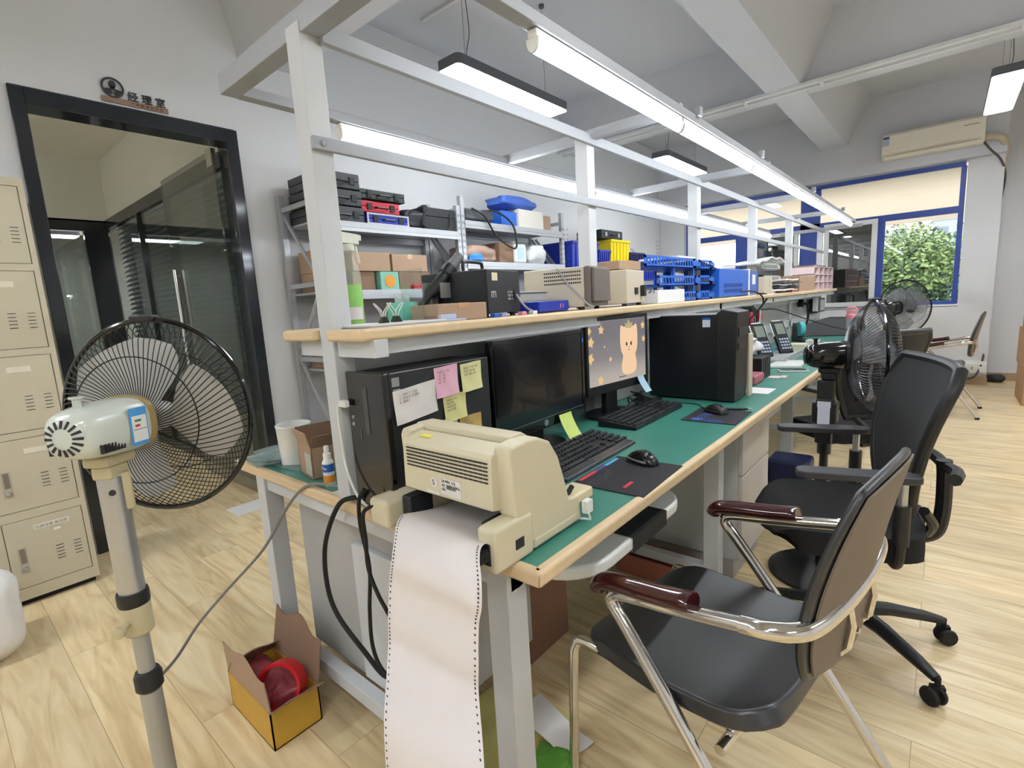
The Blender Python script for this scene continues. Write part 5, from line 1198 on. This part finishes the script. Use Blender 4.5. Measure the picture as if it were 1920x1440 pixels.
def office_chair(loc, rot, label, brot=0, panel=MESH):
    t = thing('office_chair', label, 'chair', loc, rot, None)
    for k in range(5):
        a = math.radians(brot+72*k); ca, sa = math.cos(a), math.sin(a)
        l = obj('base_arm', B().tube([(.03*ca, .03*sa, .125), (.12*ca, .12*sa, .12), (.24*ca, .24*sa, .095), (.30*ca, .30*sa, .078)], [.032, .027, .022, .016], 10, flat=.8), BLK, t)
        cx_, cy_ = .305*ca, .305*sa
        b = B().cyl((cx_, cy_, .05), (cx_, cy_, .085), .008, n=10)
        for s in (-1, 1):
            q = (cx_-sa*0+.008*0, cy_, .03)
            b.lathe([(.01, s*.008), (.026, s*.009), (.029, s*.014), (.026, s*.022), (.01, s*.024)], (cx_+.012*sa, cy_-.012*ca, .029), (-sa, ca, 0) if True else None, 20)
        b.box(cx_-.018, cx_+.018, cy_-.009, cy_+.009, .035, .058)
        obj('castor', b, RUBBER, t)
    obj('gas_column', B().lathe([(.035, .06), (.035, .16), (.026, .17), (.026, .3), (.015, .3), (.015, .41)], n=20), BLK, t)
    obj('seat_mechanism', B().box(-.1, .12, -.08, .08, .39, .425).cyl((.02, -.2, .4), (.02, -.08, .4), .006), BLK, t, .006)
    def seat(u, v):
        sv = 2*v-1; x = -.31+.47*u
        k = (1-abs(2*u-1)**4.5)**.5 if abs(2*u-1) < 1 else 0
        y = .245*sv*(.62+.38*k); x = x*(1-.08*sv**4)
        z = .50-.012*(1-sv*sv)*math.sin(PI*u)-.05*max(0, .2-u)/.2*max(0, .2-u)/.2
        return (x, y, z)
    o = obj('seat', B().sheet(seat, 22, 20, .075), FABRIC, t, ang=55); md = o.modifiers.new('bevel', 'BEVEL'); md.width = .025; md.segments = 4; md.limit_method = 'ANGLE'; md.angle_limit = math.radians(50)
    def backc(v): return .088-.03*math.sin(PI*v*.9)+.085*v**1.3
    def backp(u, v):
        sv = 2*u-1; half = .17+.075*math.sin(min(1, v*1.25)*PI/2)
        k = 1-.10*max(0, v-.88)/.12*max(0, v-.88)/.12
        return (backc(v)-.03*(1-sv*sv)*-1, half*sv*k,   .56+.435*v)
    o = obj('backrest', B().sheet(backp, 18, 22, -.022), panel, t, ang=55); md = o.modifiers.new('bevel', 'BEVEL'); md.width = .008; md.segments = 3; md.limit_method = 'ANGLE'; md.angle_limit = math.radians(50)
    edge = [Vector(backp(0, i/12)) for i in range(13)]+[Vector(backp(i/8, 1)) for i in range(1, 9)]+[Vector(backp(1, 1-i/12)) for i in range(1, 13)]+[Vector(backp(1-i/8, 0)) for i in range(1, 8)]
    obj('back_frame', B().tube([e+Vector((.012, 0, 0)) for e in edge], .017, 10, closed=True), BLK, t)
    b = B().tube(smooth_path([(.05, 0, .41), (.14, 0, .41), (.215, 0, .43), (.235, 0, .5), (.235, 0, .62), (.23, 0, .68)], 6), .022, 10, up=(0, 1, 0))
    for s in (-1, 1):
        b.tube(smooth_path([(.235, 0, .66), (.23, s*.1, .67), (.19, s*.2, .68)], 4), .018, 8)
        b.tube(smooth_path([(.19, s*.03, .44), (.18, s*.1, .5), (.14, s*.15, .56)], 4), .015, 8)
    obj('back_support', b, BLK, t)
    for s in (-1, 1):
        y = s*.275
        obj('arm_post', B().tube(smooth_path([(.05, s*.15, .42), (.05, s*.24, .42), (.05, y, .46), (.05, y, .52)], 5), .014, 10).cyl((.05, y, .5), (.05, y, .62), .021, n=16), BLK, t)
        obj('arm_stem', B().cyl((.05, y, .61), (.05, y, .69), .012, n=12), SILV, t)
        P_ = [(-.22, y-.02), (-.2, y-.035), (.06, y-.035), (.09, y-.02), (.09, y+.02), (.06, y+.035), (-.2, y+.035), (-.22, y+.02)]
        obj('arm_pad', B().prism([(px, py, .69) for px, py in P_], (0, 0, .022)), mat('grey_black_arm_pad', '#333438', .45), t, .006, 3)
    return t
oc = office_chair((-.19, 1.99, 0), 18, 'black office chair with tall mesh back, right behind the chrome armchair', 16)
office_chair((-.33, 3.3, 0), -40, 'black office chair with translucent mesh back behind the black fan', 30, glassmat('see_through_mesh', '#8a8a8a', .0, .55, .5, '#3a3a3c'))
# ================================================================ PEDESTAL FANS
def fan(loc, face, zc, tilt, label, body, guard, blade, light, pole_m, R_=.215, sticker=True, off=(0, 0), base_m=None):
    """loc = foot of the pole, face = heading of the air flow, head centre lies off the pole"""
    t = thing('pedestal_fan', label, 'fan', loc, 0, None)
    F = Matrix.Translation((0, 0, zc)) @ Matrix.Rotation(math.radians(face), 4, 'Z') @ Matrix.Rotation(math.radians(tilt), 4, 'X')
    X = lambda p: F @ Vector(p)
    def fx(b): b.v = [tuple(X(v)) for v in b.v]; return b
    c = .152   # guard centre in front of the pole
    nW = 88
    for nm, sg, dep, r0 in (('rear_guard', -1, .075, .045), ('front_guard', 1, .07, .045)):
        b = B()
        for k in range(nW):
            pts = []
            for i in range(9):
                u = i/8; r_ = r0+(R_-r0)*u; a = 2*PI*k/nW+(.55*(1-u)**1.2 if light else .35*(1-u))*sg
                y = c+sg*dep*(1-u**3.2)+sg*.004
                pts.append((r_*math.cos(a), y, r_*math.sin(a)))
            b.tube(pts, .0011, 4, cap=(False, False))
        for u in (.55,):
            r_ = r0+(R_-r0)*u; b.tube([(r_*math.cos(2*PI*a/60), c+sg*dep*(1-u**3.2), r_*math.sin(2*PI*a/60)) for a in range(60)], .0014, 5, closed=True)
        if sg > 0: b.lathe([(.05, 0), (.05, .008), (.03, .012)], (0, c+dep, 0), (0, 1, 0), 28)
        else: b.tube([(r0*math.cos(2*PI*a/32), c-dep, r0*math.sin(2*PI*a/32)) for a in range(32)], .003, 6, closed=True)
        o = obj(nm, fx(b), guard, t, ang=80)
    obj('guard_rim', fx(B().tube([((R_+.002)*math.cos(2*PI*a/96), c, (R_+.002)*math.sin(2*PI*a/96)) for a in range(96)], .006, 10, closed=True)), BLKG, t)
    obj('rim_clip', fx(B().box(-.025, .025, c-.016, c+.016, R_-.004, R_+.012)), BLK, t, .004)
    for k in range(3):
        a0 = 2*PI*k/3+(1.9 if light else .3)
        def bp(u, v, a0=a0):
            r_ = .03+(R_*.86-.03)*u; wd_ = (.28+.62*math.sin(PI*min(1, u*.62+.16)))*(1-.5*max(0, u-.86)/.14)
            a = a0+wd_*(2*v-1)*.95+.25*u
            return (r_*math.cos(a), c+.028*(2*v-1)*math.sin(PI*.5*min(1, u*1.6))*-1, r_*math.sin(a))
        obj('blade', fx(B().sheet(bp, 14, 12, .0018)), blade, t, ang=80)
    obj('blade_hub', fx(B().lathe([(.03, -.03), (.034, -.01), (.03, .025), (.012, .035)], (0, c, 0), (0, 1, 0), 24)), blade, t)
    # motor housing (rounded box section, behind the guard)
    secs = [(-.085, .016, .015), (-.082, .034, .03), (-.073, .045, .041), (-.055, .052, .048), (-.02, .057, .053), (.04, .06, .056), (.056, .058, .054)]
    def sec(y, a_, h_): return [(a_*math.copysign(abs(math.cos(q))**.7, math.cos(q)), y, h_*math.copysign(abs(math.sin(q))**.7, math.sin(q))+.002) for q in [2*PI*k/36 for k in range(36)]]
    obj('motor_housing', fx(B().ring([sec(*s_) for s_ in secs])), body, t, ang=60)
    obj('housing_rim', fx(B().ring([sec(.056, .062, .058), (sec(.069, .062, .058)), sec(.073, .056, .052)])), base_m or BLK, t)
    b = B()
    for k in range(16):
        a = 2*PI*k/16; ca, sa = math.cos(a), math.sin(a)
        b.prism([(ca*.02-sa*.0018, -.0855, sa*.02+ca*.0018), (ca*.02+sa*.0018, -.0855, sa*.02-ca*.0018), (ca*.037+sa*.0028, -.081, sa*.034-ca*.0028), (ca*.037-sa*.0028, -.081, sa*.034+ca*.0028)], (0, -.0012, 0))
    for k in range(8): b.box(.047, .0535, -.062+k*.007, -.059+k*.007, -.036, -.019).box(-.0535, -.047, -.062+k*.007, -.059+k*.007, -.036, -.019)
    obj('vent_slots', fx(b), INK, t)
    obj('oscillation_knob', fx(B().lathe([(.007, 0), (.007, .018), (.012, .02), (.012, .024)], (0, -.045, .049), (0, 0, 1), 14)), body, t)
    if sticker:
        obj('energy_label', fx(B().box(.0595, .0612, .0, .043, -.038, .038, 0).box(.061, .0616, .003, .04, -.03, .022, 1).box(.0615, .062, .01, .026, .01, .0145, 2).box(.0615, .062, .01, .022, .0, .0045, 3).box(.0615, .062, .005, .038, -.006, -.005, 4)), [mat('label_sky_blue', '#4d9bd8', .4), WHT, mat('label_green', '#3a8f5a', .5), mat('label_red', '#c23a3a', .5), INK], t)
    fy = BLK if not light else mat('fan_ivory_plastic', '#b9ae8b', .45)
    N = B().box(-.026, .026, -.03, .045, -.072, -.05)
    obj('tilt_bracket', fx(N.box(-.02, .02, -.02, .03, -.10, -.07)), fy, t, .006)
    return t, fy
FANW = mat('pale_green_white_plastic', '#c5cbc2', .25, var=.02, coat=.3)
BLD = mat('greyish_translucent_blade', '#b9b8b4', .3, alpha=.93)
t, fy = fan((-1.262, .215, 0), 38, 1.05, -2, 'white pedestal fan with a black wire guard in the left foreground', FANW, mat('black_wire', '#1b1c1c', .35, .4), BLD, True, SILV, base_m=mat('tan_ring', '#a08a5e', .4))
obj('neck', B().box(-.02, .02, .0, .03, .88, .96), fy, t, .006)
obj('upper_tube', B().lathe([(.024, .685), (.024, .955)], n=28), SILV, t); obj('tube_hole', B().lathe([(.006, 0), (.006, .002)], (.0235, -.006, .925), (1, -.25, 0), 14), INK, t)
obj('collar_ring', B().lathe([(.0275, .675), (.029, .68), (.029, .7), (.0275, .705)], n=28), BLK, t)
obj('clamp_collar', B().lathe([(.024, .61), (.028, .615), (.028, .675), (.026, .68)], n=28), fy, t)
obj('clamp_knob', B().lathe([(.006, 0), (.006, .02), (.012, .022), (.012, .032), (.008, .034)], (.02, -.02, .645), (.7, -.7, 0), 16), fy, t)
obj('lower_tube', B().lathe([(.016, .5), (.016, .62)], n=24).lathe([(.0205, .05), (.0205, .49)], n=24), mat('grey_fan_pole', '#a5a49c', .35, .3), t)
obj('grip_ring', B().lathe([(.02, .475), (.026, .482), (.026, .51), (.022, .52), (.018, .522)], n=24), BLK, t)
obj('fan_base', B().lathe([(.23, 0), (.23, .012), (.2, .03), (.1, .045), (.03, .055)], n=48), mat('fan_base_grey', '#c6c7c3', .4), t)
FGB = mat('smoky_clear_blade', '#a4a6aa', .15, alpha=.32)
def black_fan(loc, face, zc, label, tilt=0, skirt=True):
    t, _ = fan(loc, face, zc, tilt, label, BLKG, mat('black_wire_thin', '#4c4e52', .25, .6), FGB, False, BLK, sticker=False)
    obj('neck', B().box(-.03, .03, -.03, .03, zc-.2, zc-.1), BLK, t, .006)
    obj('pole', B().lathe([(.026, .55), (.026, zc-.16)], n=20).lathe([(.016, .05), (.016, .55)], n=20), BLK, t)
    obj('control_box', B().box(-.045, .045, -.04, .04, zc-.28, zc-.19), BLK, t, .008)
    obj('paper_tag', B().box(-.022, .022, -.0425, -.0415, .66, .78).box(-.024, .024, -.0430, -.0424, .755, .78), mat('fan_tag', '#cfd6e4', .6), t)
    obj('tag_mount', B().box(-.03, .03, -.042, .0, .6, .79), BLK, t, .006)
    obj('fan_base', B().lathe([(.2, 0), (.2, .012), (.17, .03), (.03, .05)], n=40), BLK, t)
    return t
black_fan((-.355, 2.42, 0), -72, .965, 'glossy black pedestal fan standing at the right bench edge')
black_fan((-.34, 5.15, 0), -35, 1.04, 'far black pedestal fan in front of the window', 0)
# ================================================================ OUTSIDE
def tree(x, y, z0, h, r_, seed, label, cols):
    t = thing('tree', label, 'tree', (x, y, z0)); q = random.Random(seed)
    obj('trunk', B().tube([(0, 0, 0), (.1, .05, h*.4), (0, 0, h*.7)], [.2, .15, .08], 10), mat('bark', '#6b5b4a', .9), t)
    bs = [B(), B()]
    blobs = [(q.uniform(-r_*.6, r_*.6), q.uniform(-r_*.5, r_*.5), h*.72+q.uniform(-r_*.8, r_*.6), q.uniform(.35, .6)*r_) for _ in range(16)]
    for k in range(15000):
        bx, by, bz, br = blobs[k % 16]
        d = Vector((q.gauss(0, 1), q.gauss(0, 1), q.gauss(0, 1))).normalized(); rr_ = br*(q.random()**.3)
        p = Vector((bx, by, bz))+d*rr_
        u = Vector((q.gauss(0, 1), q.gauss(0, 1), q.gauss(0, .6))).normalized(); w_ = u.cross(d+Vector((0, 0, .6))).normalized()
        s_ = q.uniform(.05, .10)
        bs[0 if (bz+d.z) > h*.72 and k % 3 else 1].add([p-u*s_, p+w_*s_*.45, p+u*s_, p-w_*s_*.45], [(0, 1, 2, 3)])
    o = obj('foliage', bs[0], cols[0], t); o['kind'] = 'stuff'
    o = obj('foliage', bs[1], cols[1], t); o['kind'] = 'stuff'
    return t
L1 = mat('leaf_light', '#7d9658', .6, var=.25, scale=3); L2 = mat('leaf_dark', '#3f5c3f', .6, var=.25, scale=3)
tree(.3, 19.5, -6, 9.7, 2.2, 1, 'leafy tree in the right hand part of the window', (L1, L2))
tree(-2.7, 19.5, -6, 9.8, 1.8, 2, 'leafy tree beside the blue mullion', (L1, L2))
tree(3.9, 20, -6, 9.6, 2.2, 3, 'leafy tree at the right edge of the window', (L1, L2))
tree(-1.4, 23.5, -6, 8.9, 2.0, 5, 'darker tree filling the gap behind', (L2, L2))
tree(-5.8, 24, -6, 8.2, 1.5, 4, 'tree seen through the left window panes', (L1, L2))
def building(x0, x1, y0, y1, z1, label, m):
    t = thing('building', label, 'building', ((x0+x1)/2, y0, -6))
    a = (x1-x0)/2
    obj('walls', B().box(-a, a, 0, y1-y0, 0, z1+6), m, t)
    b = B()
    for i in range(int(a*2/1.4)):
        for k in range(int((z1+5)/1.6)): b.box(-a+.4+i*1.4, -a+1.1+i*1.4, -.03, 0, 6+z1-1.4-k*1.6, 6+z1-.6-k*1.6)
    obj('window', b, mat('far_window_glass', '#7f8a94', .2), t)['kind'] = 'stuff'
    obj('roof', B().box(-a-.1, a+.1, -.1, y1-y0, z1+6, z1+6.25), CLAD, t)
building(-4.5, -1.6, 40, 48, 5.0, 'pale apartment block showing above the trees on the left', CLAD)
building(2.0, 6.5, 42, 50, 6.5, 'grey block behind the right tree', mat('blue_grey_render', '#a9b4c4', .9))
building(-1.2, 1.6, 60, 68, 6.4, 'far bluish building between the trees', MATS['blue_grey_render'])
building(-24, -8, 36, 42, 2.8, 'low long building behind the left window', mat('grey_render', '#9b9a9c', .9))
struct('ground_outside', B().box(-40, 40, 8.7, 90, -6.1, -6), mat('outside_ground', '#7d8272', .95))
